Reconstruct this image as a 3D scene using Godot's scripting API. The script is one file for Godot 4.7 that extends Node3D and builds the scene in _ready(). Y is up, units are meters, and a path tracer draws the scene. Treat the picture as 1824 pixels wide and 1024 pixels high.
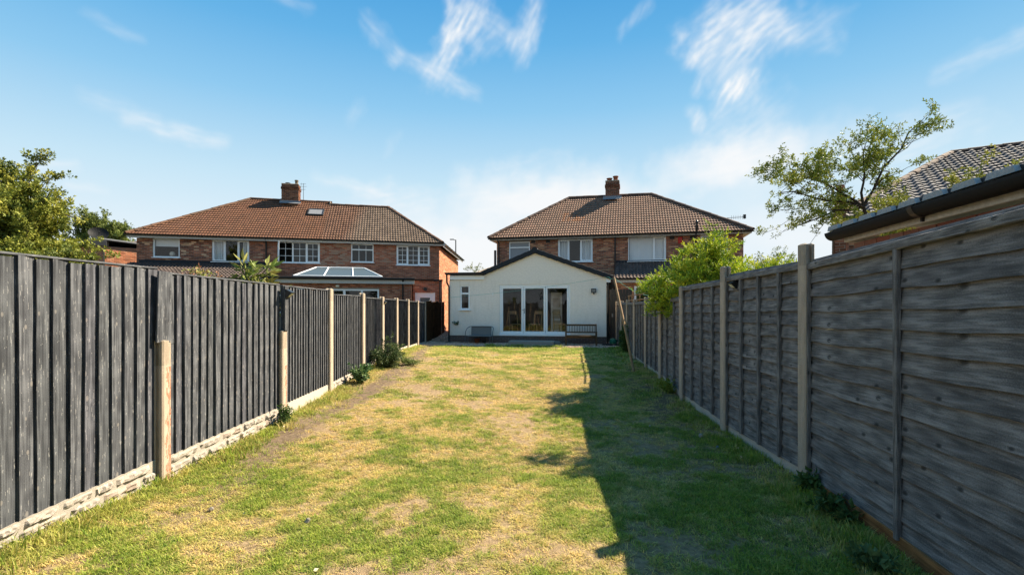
extends Node3D
# A long back garden between two dark fences, a white extension and two brick semis beyond. Metres; y up; the garden runs along -z.

class MB:
	var v := PackedVector3Array()
	var n := PackedVector3Array()
	var u := PackedVector2Array()
	var c := PackedColorArray()
	var ix := PackedInt32Array()

	func quad(a: Vector3, b: Vector3, d: Vector3, e: Vector3, out: Vector3, col := Color.WHITE, ua := Vector2.ZERO, ub := Vector2.ZERO, ud := Vector2.ZERO, ue := Vector2.ZERO) -> void:
		# four corners in order round the face; out: roughly where the face looks
		var nn := (b - a).cross(d - a)
		if nn.length_squared() < 1e-14:
			nn = (d - a).cross(e - a)
		var k := v.size()
		nn = nn.normalized()
		var flip := nn.dot(out) < 0.0
		if flip:
			nn = -nn
		v.append(a); v.append(b); v.append(d); v.append(e)
		u.append(ua); u.append(ub); u.append(ud); u.append(ue)
		for q in 4:
			n.append(nn)
			c.append(col)
		if flip:
			ix.append_array(PackedInt32Array([k, k + 1, k + 2, k, k + 2, k + 3]))
		else:
			ix.append_array(PackedInt32Array([k, k + 2, k + 1, k, k + 3, k + 2]))

	func tri(a: Vector3, b: Vector3, d: Vector3, out: Vector3, col := Color.WHITE) -> void:
		var nn := (b - a).cross(d - a).normalized()
		var k := v.size()
		var flip := nn.dot(out) < 0.0
		if flip:
			nn = -nn
		for p in [a, b, d]:
			v.append(p)
			n.append(nn)
			c.append(col)
			u.append(Vector2(p.x, p.y))
		ix.append_array(PackedInt32Array([k, k + 1, k + 2] if flip else [k, k + 2, k + 1]))

	func box(ce: Vector3, s: Vector3, col := Color.WHITE, bs := Basis(), off := Vector2.ZERO) -> void:
		var h := s * 0.5
		for i in 3:
			var j := (i + 1) % 3
			var k := (i + 2) % 3
			for sg in [-1.0, 1.0]:
				var p := []
				var uv := []
				for q in [[-1, -1], [1, -1], [1, 1], [-1, 1]]:
					var l := Vector3.ZERO
					l[i] = sg * h[i]
					l[j] = q[0] * h[j]
					l[k] = q[1] * h[k]
					p.append(ce + bs * l)
					uv.append(off + (Vector2(l[j], l[k]) if s[k] >= s[j] else Vector2(l[k], l[j])))
				var o := Vector3.ZERO
				o[i] = sg
				quad(p[0], p[1], p[2], p[3], bs * o, col, uv[0], uv[1], uv[2], uv[3])

	func bbox(ce: Vector3, s: Vector3, b: float, col := Color.WHITE, bs := Basis(), off := Vector2.ZERO) -> void:
		# a box with chamfered edges
		var h := s * 0.5
		for i in 3:
			var j := (i + 1) % 3
			var k := (i + 2) % 3
			for sg in [-1.0, 1.0]:
				var p := []
				var uv := []
				for q in [[-1, -1], [1, -1], [1, 1], [-1, 1]]:
					var l := Vector3.ZERO
					l[i] = sg * h[i]
					l[j] = q[0] * (h[j] - b)
					l[k] = q[1] * (h[k] - b)
					p.append(ce + bs * l)
					uv.append(off + (Vector2(l[j], l[k]) if s[k] >= s[j] else Vector2(l[k], l[j])))
				var o := Vector3.ZERO
				o[i] = sg
				quad(p[0], p[1], p[2], p[3], bs * o, col, uv[0], uv[1], uv[2], uv[3])
				for sj in [-1.0, 1.0]:   # the edge between faces i and j
					var p2 := []
					var uv2 := []
					for q in [[0, -1], [0, 1], [1, 1], [1, -1]]:
						var l := Vector3.ZERO
						l[i] = sg * (h[i] - (b if q[0] == 1 else 0.0))
						l[j] = sj * (h[j] - (b if q[0] == 0 else 0.0))
						l[k] = q[1] * (h[k] - b)
						p2.append(ce + bs * l)
						uv2.append(off + Vector2(l[j], l[k]))
					var o2 := o
					o2[j] = sj
					quad(p2[0], p2[1], p2[2], p2[3], bs * o2, col, uv2[0], uv2[1], uv2[2], uv2[3])
		for a in [-1.0, 1.0]:
			for d in [-1.0, 1.0]:
				for e in [-1.0, 1.0]:
					var x := Vector3(a * h.x, d * (h.y - b), e * (h.z - b))
					var y := Vector3(a * (h.x - b), d * h.y, e * (h.z - b))
					var z := Vector3(a * (h.x - b), d * (h.y - b), e * h.z)
					tri(ce + bs * x, ce + bs * y, ce + bs * z, bs * Vector3(a, d, e), col)

	func tube(pts: Array, radii: Array, sides := 8, col := Color.WHITE, caps := true) -> void:
		var rings := []
		var prev := Vector3.ZERO
		var len := 0.0
		var lens := []
		for i in pts.size():
			var t: Vector3 = (pts[mini(i + 1, pts.size() - 1)] - pts[maxi(i - 1, 0)]).normalized()
			if prev == Vector3.ZERO:
				prev = t.cross(Vector3.UP if absf(t.y) < 0.9 else Vector3.RIGHT).normalized()
			prev = (prev - t * prev.dot(t)).normalized()
			var bi := t.cross(prev)
			var ring := []
			for s in sides:
				var a := TAU * s / sides
				ring.append(prev * cos(a) + bi * sin(a))
			rings.append(ring)
			if i > 0:
				len += (pts[i] - pts[i - 1]).length()
			lens.append(len)
		for i in pts.size() - 1:
			for s in sides:
				var s2 := (s + 1) % sides
				var k := v.size()
				for w in [[i, s], [i, s2], [i + 1, s2], [i + 1, s]]:
					var dirn: Vector3 = rings[w[0]][w[1]]
					v.append(pts[w[0]] + dirn * radii[w[0]])
					n.append(dirn)
					c.append(col)
					u.append(Vector2(float(s if w[1] == s else s + 1) / sides, lens[w[0]]))
				ix.append_array(PackedInt32Array([k, k + 2, k + 1, k, k + 3, k + 2]))
		if caps:
			for e in [0, pts.size() - 1]:
				var t: Vector3 = (pts[0] - pts[1]) if e == 0 else (pts[e] - pts[e - 1])
				for s in sides - 2:
					tri(pts[e] + rings[e][0] * radii[e], pts[e] + rings[e][s + 1] * radii[e], pts[e] + rings[e][s + 2] * radii[e], t, col)

	func lathe(ce: Vector3, prof: Array, sides := 14, col := Color.WHITE) -> void:
		# prof: (radius, height) from the bottom up
		for i in prof.size() - 1:
			var p: Vector2 = prof[i]
			var q: Vector2 = prof[i + 1]
			for s in sides:
				var a := TAU * s / sides
				var b := TAU * (s + 1) / sides
				var da := Vector3(cos(a), 0, sin(a))
				var db := Vector3(cos(b), 0, sin(b))
				var o := (da + db) * (q.y - p.y) + Vector3.UP * 2.0 * (p.x - q.x)
				quad(ce + da * p.x + Vector3.UP * p.y, ce + db * p.x + Vector3.UP * p.y, ce + db * q.x + Vector3.UP * q.y, ce + da * q.x + Vector3.UP * q.y, o, col)

	func mesh() -> ArrayMesh:
		var a := []
		a.resize(Mesh.ARRAY_MAX)
		a[Mesh.ARRAY_VERTEX] = v
		a[Mesh.ARRAY_NORMAL] = n
		a[Mesh.ARRAY_TEX_UV] = u
		a[Mesh.ARRAY_COLOR] = c
		a[Mesh.ARRAY_INDEX] = ix
		var m := ArrayMesh.new()
		m.add_surface_from_arrays(Mesh.PRIMITIVE_TRIANGLES, a)
		return m

var rng := RandomNumberGenerator.new()
var M := {}
var taken := {}

func rf(a: float, b: float) -> float:
	return rng.randf_range(a, b)

func P(x: float, y: float, d: float) -> Vector3:
	return Vector3(x, y, -d)

func lin(r: float, g: float, b: float) -> Color:
	return Color(r, g, b).linear_to_srgb()

func numbered(nm: String) -> String:
	var k: int = taken.get(nm, 0)
	taken[nm] = k + 1
	return nm if k == 0 else "%s_%03d" % [nm, k]

func tag(o: Node, label: String, cat: String, group := "") -> void:
	o.set_meta("label", label)
	o.set_meta("category", cat)
	if group:
		o.set_meta("group", group)

func thing(nm: String, label: String, cat: String, at := Vector3.ZERO, turn := 0.0, group := "") -> Node3D:
	var o := Node3D.new()
	o.name = numbered(nm)
	add_child(o)
	o.position = at
	o.rotation.y = turn
	tag(o, label, cat, group)
	return o

func inst(nm: String, me: Mesh, m: Material, parent: Node, xf := Transform3D()) -> MeshInstance3D:
	var o := MeshInstance3D.new()
	o.name = nm
	o.mesh = me
	o.material_override = m
	o.transform = xf
	parent.add_child(o, true)
	return o

func part(nm: String, mb: MB, m: Material, parent: Node, label := "") -> MeshInstance3D:
	var o := inst(nm, mb.mesh(), m, parent)
	if label:
		o.set_meta("label", label)
	return o

func solo(nm: String, mb: MB, m: Material, label: String, cat: String, group := "") -> MeshInstance3D:
	# a thing that is one mesh: its node stands at the mesh's base
	var lo := mb.v[0]
	var hi := mb.v[0]
	for p in mb.v:
		lo = lo.min(p)
		hi = hi.max(p)
	var at := Vector3((lo.x + hi.x) / 2, lo.y, (lo.z + hi.z) / 2)
	for i in mb.v.size():
		mb.v[i] -= at
	var o := inst(numbered(nm), mb.mesh(), m, self)
	o.position = at
	tag(o, label, cat, group)
	return o

func struct(nm: String, mb: MB, m: Material) -> MeshInstance3D:
	var o := inst(numbered(nm), mb.mesh(), m, self)
	o.set_meta("kind", "structure")
	return o

func scatter(nm: String, me: Mesh, m: Material, buf: PackedFloat32Array, parent: Node) -> MultiMeshInstance3D:
	# buf: 12 floats of a transform and 4 of a colour per copy
	var mm := MultiMesh.new()
	mm.transform_format = MultiMesh.TRANSFORM_3D
	mm.use_colors = true
	mm.mesh = me
	mm.instance_count = buf.size() / 16
	mm.buffer = buf
	var o := MultiMeshInstance3D.new()
	o.name = nm
	o.multimesh = mm
	o.material_override = m
	parent.add_child(o, true)
	o.set_meta("kind", "stuff")
	return o

func put(buf: PackedFloat32Array, b: Basis, o: Vector3, col: Color) -> void:
	buf.append_array(PackedFloat32Array([b.x.x, b.y.x, b.z.x, o.x, b.x.y, b.y.y, b.z.y, o.y, b.x.z, b.y.z, b.z.z, o.z, col.r, col.g, col.b, 1.0]))

# ---------------------------------------------------------------- textures

func noise_img(w: int, h: int, freq: float, sd: int, oct := 4, typ := FastNoiseLite.TYPE_SIMPLEX_SMOOTH) -> PackedByteArray:
	var nz := FastNoiseLite.new()
	nz.seed = sd
	nz.frequency = freq
	nz.noise_type = typ
	nz.fractal_octaves = oct
	var im := nz.get_seamless_image(w, h, false, false, 0.15)
	im.convert(Image.FORMAT_L8)
	return im.get_data()

func stretched(w: int, h: int, by: int, freq: float, sd: int) -> PackedByteArray:
	var nz := FastNoiseLite.new()
	nz.seed = sd
	nz.frequency = freq
	nz.fractal_octaves = 4
	var im := nz.get_seamless_image(w, h / by, false, false, 0.15)
	im.convert(Image.FORMAT_L8)
	im.resize(w, h, Image.INTERPOLATE_CUBIC)
	return im.get_data()

func tex(w: int, h: int, data: PackedByteArray, rgb := true) -> ImageTexture:
	return ImageTexture.create_from_image(Image.create_from_data(w, h, false, Image.FORMAT_RGB8 if rgb else Image.FORMAT_L8, data))

func wood(sd: int, dark: Color, light: Color, knot: Color, fleck: Color, n_knots: int, n_flecks: int, contrast: float, by := 16) -> Array:
	# weathered painted boards: grain along v; knots, scuffs and flecks. [albedo, height]
	var w := 256
	var h := 1024
	var g1 := stretched(w, h, by, 0.035, sd)
	var g2 := stretched(w, h, by * 2, 0.12, sd + 1)
	var cl := noise_img(w, h, 0.008, sd + 2, 3)
	var gr := noise_img(w, h, 0.22, sd + 3, 2)
	var r := RandomNumberGenerator.new()
	r.seed = sd
	var kn := []
	for i in n_knots:
		kn.append([r.randf() * w, (i + r.randf() * 0.6) / n_knots * h, r.randf_range(4, 10)])
	var val := PackedFloat32Array()
	val.resize(w * h)
	for i in w * h:
		var a := g1[i] / 255.0
		var b := g2[i] / 255.0
		val[i] = clampf(0.5 + ((a - 0.5) * 1.1 + (b - 0.5) * 0.9) * contrast + (cl[i] / 255.0 - 0.5) * 0.55 + (gr[i] / 255.0 - 0.5) * 0.6, 0, 1)
	var km := PackedFloat32Array()
	km.resize(w * h)
	for k in kn:
		var rr: float = k[2]
		for dy in range(int(-rr * 5), int(rr * 5)):
			for dx in range(int(-rr * 2), int(rr * 2)):
				var e := sqrt(pow(dx / rr, 2) + pow(dy / (rr * 1.5), 2))
				var i := posmod(int(k[1]) + dy, h) * w + posmod(int(k[0]) + dx, w)
				if e < 1.0:
					km[i] = maxf(km[i], 1.0 - e * e * 0.6)
				else:
					val[i] = clampf(val[i] + 0.25 * sin(e * 9.0) * exp(-(e - 1.0) * 1.6), 0, 1)
	for k in n_flecks:
		var fx := r.randi() % w
		var fy := r.randi() % h
		var fl := r.randi_range(2, 22)
		for q in fl:
			for s in r.randi_range(1, 2):
				km[posmod(fy + q, h) * w + posmod(fx + s, w)] = -1.0
	var d := PackedByteArray()
	d.resize(w * h * 3)
	var hh := PackedByteArray()
	hh.resize(w * h)
	for i in w * h:
		var c := dark.lerp(light, val[i])
		if km[i] > 0:
			c = c.lerp(knot, km[i] * 0.8)
		elif km[i] < 0:
			c = c.lerp(fleck, 0.55)
		d[i * 3] = int(clampf(c.r, 0, 1) * 255)
		d[i * 3 + 1] = int(clampf(c.g, 0, 1) * 255)
		d[i * 3 + 2] = int(clampf(c.b, 0, 1) * 255)
		hh[i] = int(clampf(0.2 + 0.6 * val[i] + 0.3 * km[i], 0, 1) * 255)
	return [tex(w, h, d), tex(w, h, hh, false)]

func speckle(sd: int, lo: float, hi: float, f1: float, f2: float) -> Array:
	# a neutral, near-white grain that multiplies a surface's colour. [albedo, height]
	var w := 512
	var a := noise_img(w, w, f1, sd, 5)
	var b := noise_img(w, w, f2, sd + 1, 2)
	var d := PackedByteArray()
	d.resize(w * w * 3)
	for i in w * w:
		var q := clampf((a[i] * 0.55 + b[i] * 0.45) / 255.0, 0, 1)
		var c := int(lerpf(lo, hi, q) * 255)
		d[i * 3] = c
		d[i * 3 + 1] = c
		d[i * 3 + 2] = c
	return [tex(w, w, d), tex(w, w, b, false)]

func mat(col: Color, rough := 0.8, spec := 0.4) -> StandardMaterial3D:
	var m := StandardMaterial3D.new()
	m.albedo_color = col
	m.roughness = rough
	m.metallic_specular = spec
	return m

func grained(col: Color, t: Array, scale: float, rough := 0.9, bump := 0.0, vc := false) -> StandardMaterial3D:
	var m := mat(col, rough, 0.3)
	m.albedo_texture = t[0]
	m.uv1_triplanar = true
	m.uv1_world_triplanar = true
	m.uv1_scale = Vector3.ONE * scale
	m.vertex_color_use_as_albedo = vc
	if bump > 0.0:
		m.heightmap_enabled = true
		m.heightmap_texture = t[1]
		m.heightmap_scale = bump
	return m

func wooden(t: Array, tint: Color, su: float, sv: float, rough := 0.8, bump := 0.15) -> StandardMaterial3D:
	var m := mat(tint, rough, 0.35)
	m.albedo_texture = t[0]
	m.uv1_scale = Vector3(su, sv, 1)
	m.heightmap_enabled = true
	m.heightmap_texture = t[1]
	m.heightmap_scale = bump
	m.vertex_color_use_as_albedo = true
	return m

func leafy(col: Color, through: float, rough := 0.55) -> StandardMaterial3D:
	var m := mat(col, rough, 0.3)
	m.vertex_color_use_as_albedo = true
	m.backlight_enabled = true
	m.backlight = Color(through, through, through)
	m.cull_mode = BaseMaterial3D.CULL_DISABLED
	return m

func make_materials() -> void:
	var fine := speckle(11, 0.72, 1.0, 0.02, 0.16)
	var soft := speckle(71, 0.9, 1.0, 0.015, 0.2)
	var coarse := speckle(21, 0.55, 1.0, 0.012, 0.1)
	var pebbly := speckle(31, 0.76, 1.0, 0.05, 0.3)
	var wl := wood(41, Color(0.165, 0.172, 0.188), Color(0.36, 0.366, 0.38), Color(0.45, 0.43, 0.41), Color(0.74, 0.72, 0.69), 9, 300, 0.9)
	var wr := wood(52, Color(0.28, 0.27, 0.262), Color(0.5, 0.48, 0.466), Color(0.16, 0.155, 0.15), Color(0.62, 0.6, 0.58), 9, 40, 0.75, 6)
	var wn := wood(63, Color(0.5, 0.42, 0.33), Color(0.8, 0.72, 0.6), Color(0.33, 0.24, 0.17), Color(0.9, 0.85, 0.75), 10, 20, 0.9)
	M.fence_l = wooden(wl, Color.WHITE, 2.2, 0.55, 0.75, 0.12)
	M.fence_r = wooden(wr, Color.WHITE, 2.6, 0.5, 0.85, 0.35)
	M.rail = wooden(wn, lin(0.42, 0.43, 0.45), 2.0, 0.5)
	M.pole = wooden(wn, lin(0.62, 0.5, 0.36), 2.0, 0.5)
	M.brown = wooden(wn, lin(0.17, 0.105, 0.06), 2.0, 0.5)
	M.bench = wooden(wn, lin(0.25, 0.215, 0.18), 6.0, 0.8)
	M.chair = wooden(wn, lin(0.72, 0.66, 0.56), 3.0, 0.8)
	M.concrete = grained(Color.WHITE, pebbly, 7.0, 0.95, 0.25, true)
	M.stone = grained(Color.WHITE, coarse, 6.0, 0.95, 0.4, true)
	M.mortar = grained(lin(0.42, 0.35, 0.28), fine, 4.0, 0.95)
	M.brick = grained(Color.WHITE, fine, 9.0, 0.92, 0.2, true)
	M.tile = grained(Color.WHITE, coarse, 3.0, 0.85, 0.2, true)
	M.render = grained(lin(0.97, 0.87, 0.755), soft, 1.3, 0.95, 0.06, true)
	M.white = mat(lin(0.86, 0.87, 0.87), 0.35, 0.5)
	M.cream = grained(lin(0.8, 0.73, 0.6), fine, 1.5, 0.6)
	M.fascia = grained(lin(0.72, 0.7, 0.66), fine, 1.2, 0.5)
	M.black = mat(lin(0.012, 0.012, 0.013), 0.35, 0.5)
	M.gutter_grey = mat(lin(0.014, 0.015, 0.016), 0.6, 0.25)
	M.anthracite = grained(lin(0.035, 0.04, 0.048), fine, 3.0, 0.7)
	M.felt = grained(lin(0.05, 0.05, 0.055), coarse, 2.0, 0.95)
	M.lead = grained(lin(0.36, 0.37, 0.39), coarse, 2.5, 0.6)
	M.sheet = grained(lin(0.4, 0.43, 0.44), fine, 2.0, 0.45)
	M.grey_metal = grained(lin(0.16, 0.17, 0.165), fine, 4.0, 0.5)
	M.mesh_seat = grained(lin(0.24, 0.25, 0.245), fine, 8.0, 0.7)
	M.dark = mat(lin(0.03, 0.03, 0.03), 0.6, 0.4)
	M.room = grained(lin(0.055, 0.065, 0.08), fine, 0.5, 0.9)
	M.curtain = mat(lin(0.7, 0.72, 0.72), 0.9, 0.1)
	M.red = mat(lin(0.5, 0.03, 0.02), 0.5, 0.4)
	M.terracotta = grained(lin(0.34, 0.11, 0.055), fine, 5.0, 0.85)
	M.green_line = mat(lin(0.05, 0.35, 0.28), 0.5, 0.4)
	M.bark = grained(lin(0.1, 0.075, 0.055), coarse, 6.0, 0.95, 0.8)
	M.soil = grained(Color.WHITE, coarse, 2.3, 1.0, 1.2, true)
	M.pebble = grained(Color.WHITE, fine, 20.0, 0.9, 0.0, true)
	M.leaf = leafy(Color.WHITE, 0.68)
	M.grass = leafy(Color.WHITE, 0.9, 0.6)
	M.glass = mat(Color(0.1, 0.12, 0.12, 0.02), 0.02, 0.55)
	M.glass.transparency = BaseMaterial3D.TRANSPARENCY_ALPHA
	for k in ["fence_l", "fence_r", "brick", "tile", "grass", "soil", "pebble"]:
		M[k].albedo_color = Color(1.075, 1.075, 1.075)
	M.frosted = mat(lin(0.2, 0.22, 0.24), 0.25, 0.5)
	M.roof_glass = mat(lin(0.085, 0.105, 0.11), 0.12, 0.6)
	M.lens = mat(lin(0.7, 0.68, 0.55), 0.25, 0.5)

# ---------------------------------------------------------------- sky

func make_sky() -> PanoramaSkyMaterial:
	# air and cirrus; u runs round from behind (-z in the middle), v from the zenith down
	var W := 3072
	var H := 1536
	var im := Image.create(W, H, false, Image.FORMAT_RGBF)
	var k := 1.0 / EXPOSURE
	var stops := [[-90.0, Color(0.3, 0.3, 0.28)], [-1.0, Color(0.5, 0.5, 0.48)], [0.0, Color(0.8, 0.88, 0.93)], [7.0, Color(0.7, 0.835, 0.915)], [13.0, Color(0.52, 0.745, 0.89)], [20.7, Color(0.255, 0.56, 0.835)], [27.0, Color(0.125, 0.43, 0.77)], [32.0, Color(0.075, 0.35, 0.71)], [50.0, Color(0.065, 0.325, 0.68)], [90.0, Color(0.06, 0.31, 0.66)]]
	var n1 := noise_img(512, 512, 0.012, 301, 5)
	var n2 := noise_img(512, 512, 0.03, 302, 5)
	var grad := []
	for y in H:
		var el := 90.0 - (y + 0.5) * 180.0 / H
		var c: Color = stops[0][1]
		for i in stops.size() - 1:
			if el >= stops[i][0] and el <= stops[i + 1][0]:
				var f: float = (el - stops[i][0]) / (stops[i + 1][0] - stops[i][0])
				c = stops[i][1].lerp(stops[i + 1][1], f)
		c = Color(minf(c.r * 1.1, 0.95) * k, minf(c.g * 1.06, 0.97) * k, minf(c.b * 1.05, 0.98) * k)
		grad.append(c)
		im.fill_rect(Rect2i(0, y, W, 1), c)
	var ds := {}   # cloud cover laid down by strokes
	var cover := PackedFloat32Array()
	cover.resize(W * (H / 2))
	var pa := func(az: float) -> float: return az / 360.0 * W
	var pe := func(el: float) -> float: return (90.0 - el) / 180.0 * H
	# every stroke: [az0, el0, az1, el1, half width in degrees, strength, fibre angle in degrees]
	var strokes := [
		[-16.0, 28.2, -12.6, 25.5, 0.9, 0.3, -40], [-12.6, 25.5, -8.8, 24.3, 0.9, 0.42, -25], [-8.8, 24.3, -4.2, 22.4, 0.8, 0.45, -22],
		[-8.6, 24.2, -6.6, 27.0, 1.5, 0.6, 55], [-6.6, 27.0, -4.6, 30.6, 1.9, 0.95, 55], [-4.8, 27.5, 1.5, 27.6, 1.3, 0.3, 40], [0.6, 26.2, 2.6, 31.0, 1.2, 0.65, 65], [-4.5, 30.5, -1.0, 28.0, 1.0, 0.25, -30],
		[19.5, 24.6, 20.5, 26.0, 1.4, 0.6, 50], [20.5, 26.0, 24.0, 27.0, 2.2, 0.8, 25], [24.0, 27.0, 31.5, 24.8, 1.7, 0.55, 20], [22.0, 23.8, 27.0, 25.2, 1.7, 0.6, 40],
		[22.6, 22.3, 25.2, 20.8, 1.5, 0.75, 55], [22.0, 19.5, 24.5, 22.3, 1.1, 0.6, 55], [20.0, 18.2, 19.6, 19.6, 0.7, 0.75, 60], [19.8, 21.5, 20.3, 22.8, 0.6, 0.45, 60],
		[21.0, 17.0, 27.0, 18.6, 2.0, 0.35, 30], [17.0, 13.5, 27.0, 15.6, 2.2, 0.8, 12], [22.0, 13.0, 33.0, 14.8, 2.4, 0.55, 12], [34.0, 13.4, 41.0, 14.8, 1.8, 0.5, 10],
		[-37.0, 16.2, -29.5, 15.4, 0.7, 0.55, -5], [-40.0, 17.4, -35.0, 16.4, 0.8, 0.25, -6], [-44.0, 11.0, -40.5, 11.8, 0.5, 0.4, 6], [-41.0, 10.2, -38.6, 10.0, 0.35, 0.4, 0],
		[-21.0, 13.2, -14.0, 12.0, 0.7, 0.45, -8], [-16.0, 11.2, -9.5, 11.4, 1.6, 0.6, 10], [-5.0, 12.2, 11.0, 12.8, 2.4, 0.85, 6], [-3.0, 10.0, 15.0, 11.0, 2.0, 0.7, 4], [-2.0, 15.4, 6.0, 16.6, 0.8, 0.2, 10],
		[-11.0, 7.6, -1.0, 6.6, 2.8, 0.95, 3], [-8.0, 4.0, 4.0, 4.0, 3.0, 0.9, 0], [25.0, 8.0, 36.0, 6.0, 3.0, 0.65, 0], [12.0, 27.6, 15.0, 29.8, 0.6, 0.3, 60], [40.0, 19.3, 48.0, 21.0, 0.8, 0.35, 12],
		[-28.0, 29.4, -22.0, 28.4, 0.6, 0.25, -8], [-40.0, 23.8, -36.0, 22.8, 0.5, 0.2, -8], [-17.5, 19.0, -16.5, 20.8, 0.6, 0.2, 60], [-14.0, 16.0, -12.5, 18.2, 0.5, 0.15, 60],
	]
	var r := RandomNumberGenerator.new()
	r.seed = 77
	for i in 150:   # the same sky goes on all round
		var az := r.randf_range(-180, 180)
		if absf(az) < 50.0:
			continue
		var el := r.randf_range(3, 80)
		var l := r.randf_range(4, 14)
		var t := r.randf_range(-10, 40)
		strokes.append([az, el, az + l * cos(deg_to_rad(t)), el + l * 0.4 * sin(deg_to_rad(t)), r.randf_range(0.7, 2.6), r.randf_range(0.25, 0.85), t])
	for i in 34:   # banks of soft cloud low down, as in view
		var az := r.randf_range(52, 308)
		var el := r.randf_range(4, 17)
		strokes.append([az, el, az + r.randf_range(8, 18), el + r.randf_range(-0.5, 1.0), r.randf_range(2.0, 2.8), r.randf_range(0.5, 0.9), r.randf_range(0, 12)])
	for s in strokes:
		var hw: float = s[4]
		var a := Vector2(s[0], s[1])
		var b := Vector2(s[2], s[3])
		var d := b - a
		var dl := d.length_squared()
		var m := hw * 1.9 + 0.8
		var cs := cos(deg_to_rad(s[6]))
		var sn := sin(deg_to_rad(s[6]))
		for y in range(maxi(0, int(pe.call(maxf(a.y, b.y) + m))), mini(H / 2 - 1, int(pe.call(maxf(minf(a.y, b.y) - m, 0.0))))):
			var el := 90.0 - (y + 0.5) * 180.0 / H
			for x in range(int(pa.call(minf(a.x, b.x) - m)), int(pa.call(maxf(a.x, b.x) + m))):
				var az := float(x) / W * 360.0
				var fu := az * cs + el * sn
				var fv := -az * sn + el * cs
				var i1: int = posmod(int(fu * 11.0), 512) + 512 * posmod(int(fv * 42.0), 512)
				var i2: int = posmod(int(az * 22.0), 512) + 512 * posmod(int(el * 22.0), 512)
				var w1 := n1[i2] / 255.0 - 0.5
				var q := Vector2(az + w1 * minf(hw * 1.5, 2.6), el + (n1[posmod(i2 + 9973, 262144)] / 255.0 - 0.5) * minf(hw * 1.2, 2.0))
				var t := clampf((q - a).dot(d) / dl, 0, 1)
				var e := (q - a - d * t).length() / hw
				if e < 1.6:
					var f := 1.0 - e / 1.6
					f = f * f * (3.0 - 2.0 * f) * (0.35 + 0.65 * sin(PI * clampf(0.15 + t * 0.7, 0, 1)))
					var fib := clampf((n2[i1] / 255.0 - 0.28) * 1.7, 0, 1)
					var j := y * W + posmod(x, W)
					cover[j] = minf(1.0, cover[j] + s[5] * f * lerpf(0.42 + 0.58 * fib, 1.0, 0.75 if hw > 1.9 and s[1] < 14.0 else 0.0))
	var white := Color(0.93, 0.955, 0.975)
	white = Color(white.r * k, white.g * k, white.b * k)
	for y in H / 2:
		for x in W:
			var q := cover[y * W + x]
			if q > 0.004:
				im.set_pixel(x, y, grad[y].lerp(white, q))
	var sm := PanoramaSkyMaterial.new()
	sm.panorama = ImageTexture.create_from_image(im)
	return sm

# ---------------------------------------------------------------- masonry, roofs, windows

func brick_cells(x0: float, x1: float, y0: float, y1: float, holes: Array) -> Array:
	# every stretcher of a wall as a Rect2, cut round the openings
	var out := []
	var row := 0
	var y := y0
	while y < y1 - 0.02:
		var h := minf(0.065, y1 - y)
		var x := x0 - (0.1125 if row % 2 else 0.0)
		while x < x1 - 0.01:
			var spans := [[maxf(x, x0), minf(x + 0.215, x1)]]
			for r in holes:
				if y + h > r.position.y + 0.005 and y < r.end.y - 0.005:
					var nx := []
					for s in spans:
						if s[1] <= r.position.x or s[0] >= r.end.x:
							nx.append(s)
							continue
						if s[0] < r.position.x:
							nx.append([s[0], r.position.x])
						if s[1] > r.end.x:
							nx.append([r.end.x, s[1]])
					spans = nx
			for s in spans:
				if s[1] - s[0] > 0.025:
					out.append(Rect2(s[0], y, s[1] - s[0], h))
			x += 0.225
		y += 0.075
		row += 1
	return out

func one_brick(mb: MB, r: Rect2, z0: float, z1: float, col: Color) -> void:
	# face and four arrises, the face a little inside the outline
	var b := 0.005
	var a := [Vector3(r.position.x, r.position.y, z0), Vector3(r.end.x, r.position.y, z0), Vector3(r.end.x, r.end.y, z0), Vector3(r.position.x, r.end.y, z0)]
	var f := [Vector3(r.position.x + b, r.position.y + b, z1), Vector3(r.end.x - b, r.position.y + b, z1), Vector3(r.end.x - b, r.end.y - b, z1), Vector3(r.position.x + b, r.end.y - b, z1)]
	mb.quad(f[0], f[1], f[2], f[3], Vector3.BACK, col)
	var o := [Vector3.DOWN, Vector3.RIGHT, Vector3.UP, Vector3.LEFT]
	for q in 4:
		mb.quad(a[q], a[(q + 1) % 4], f[(q + 1) % 4], f[q], o[q], col)

func pick(pal: Array) -> Color:
	var c: Color = pal[rng.randi() % pal.size()]
	var k := rf(0.62, 1.3)
	return Color(c.r * k, c.g * k, c.b * k)

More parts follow.
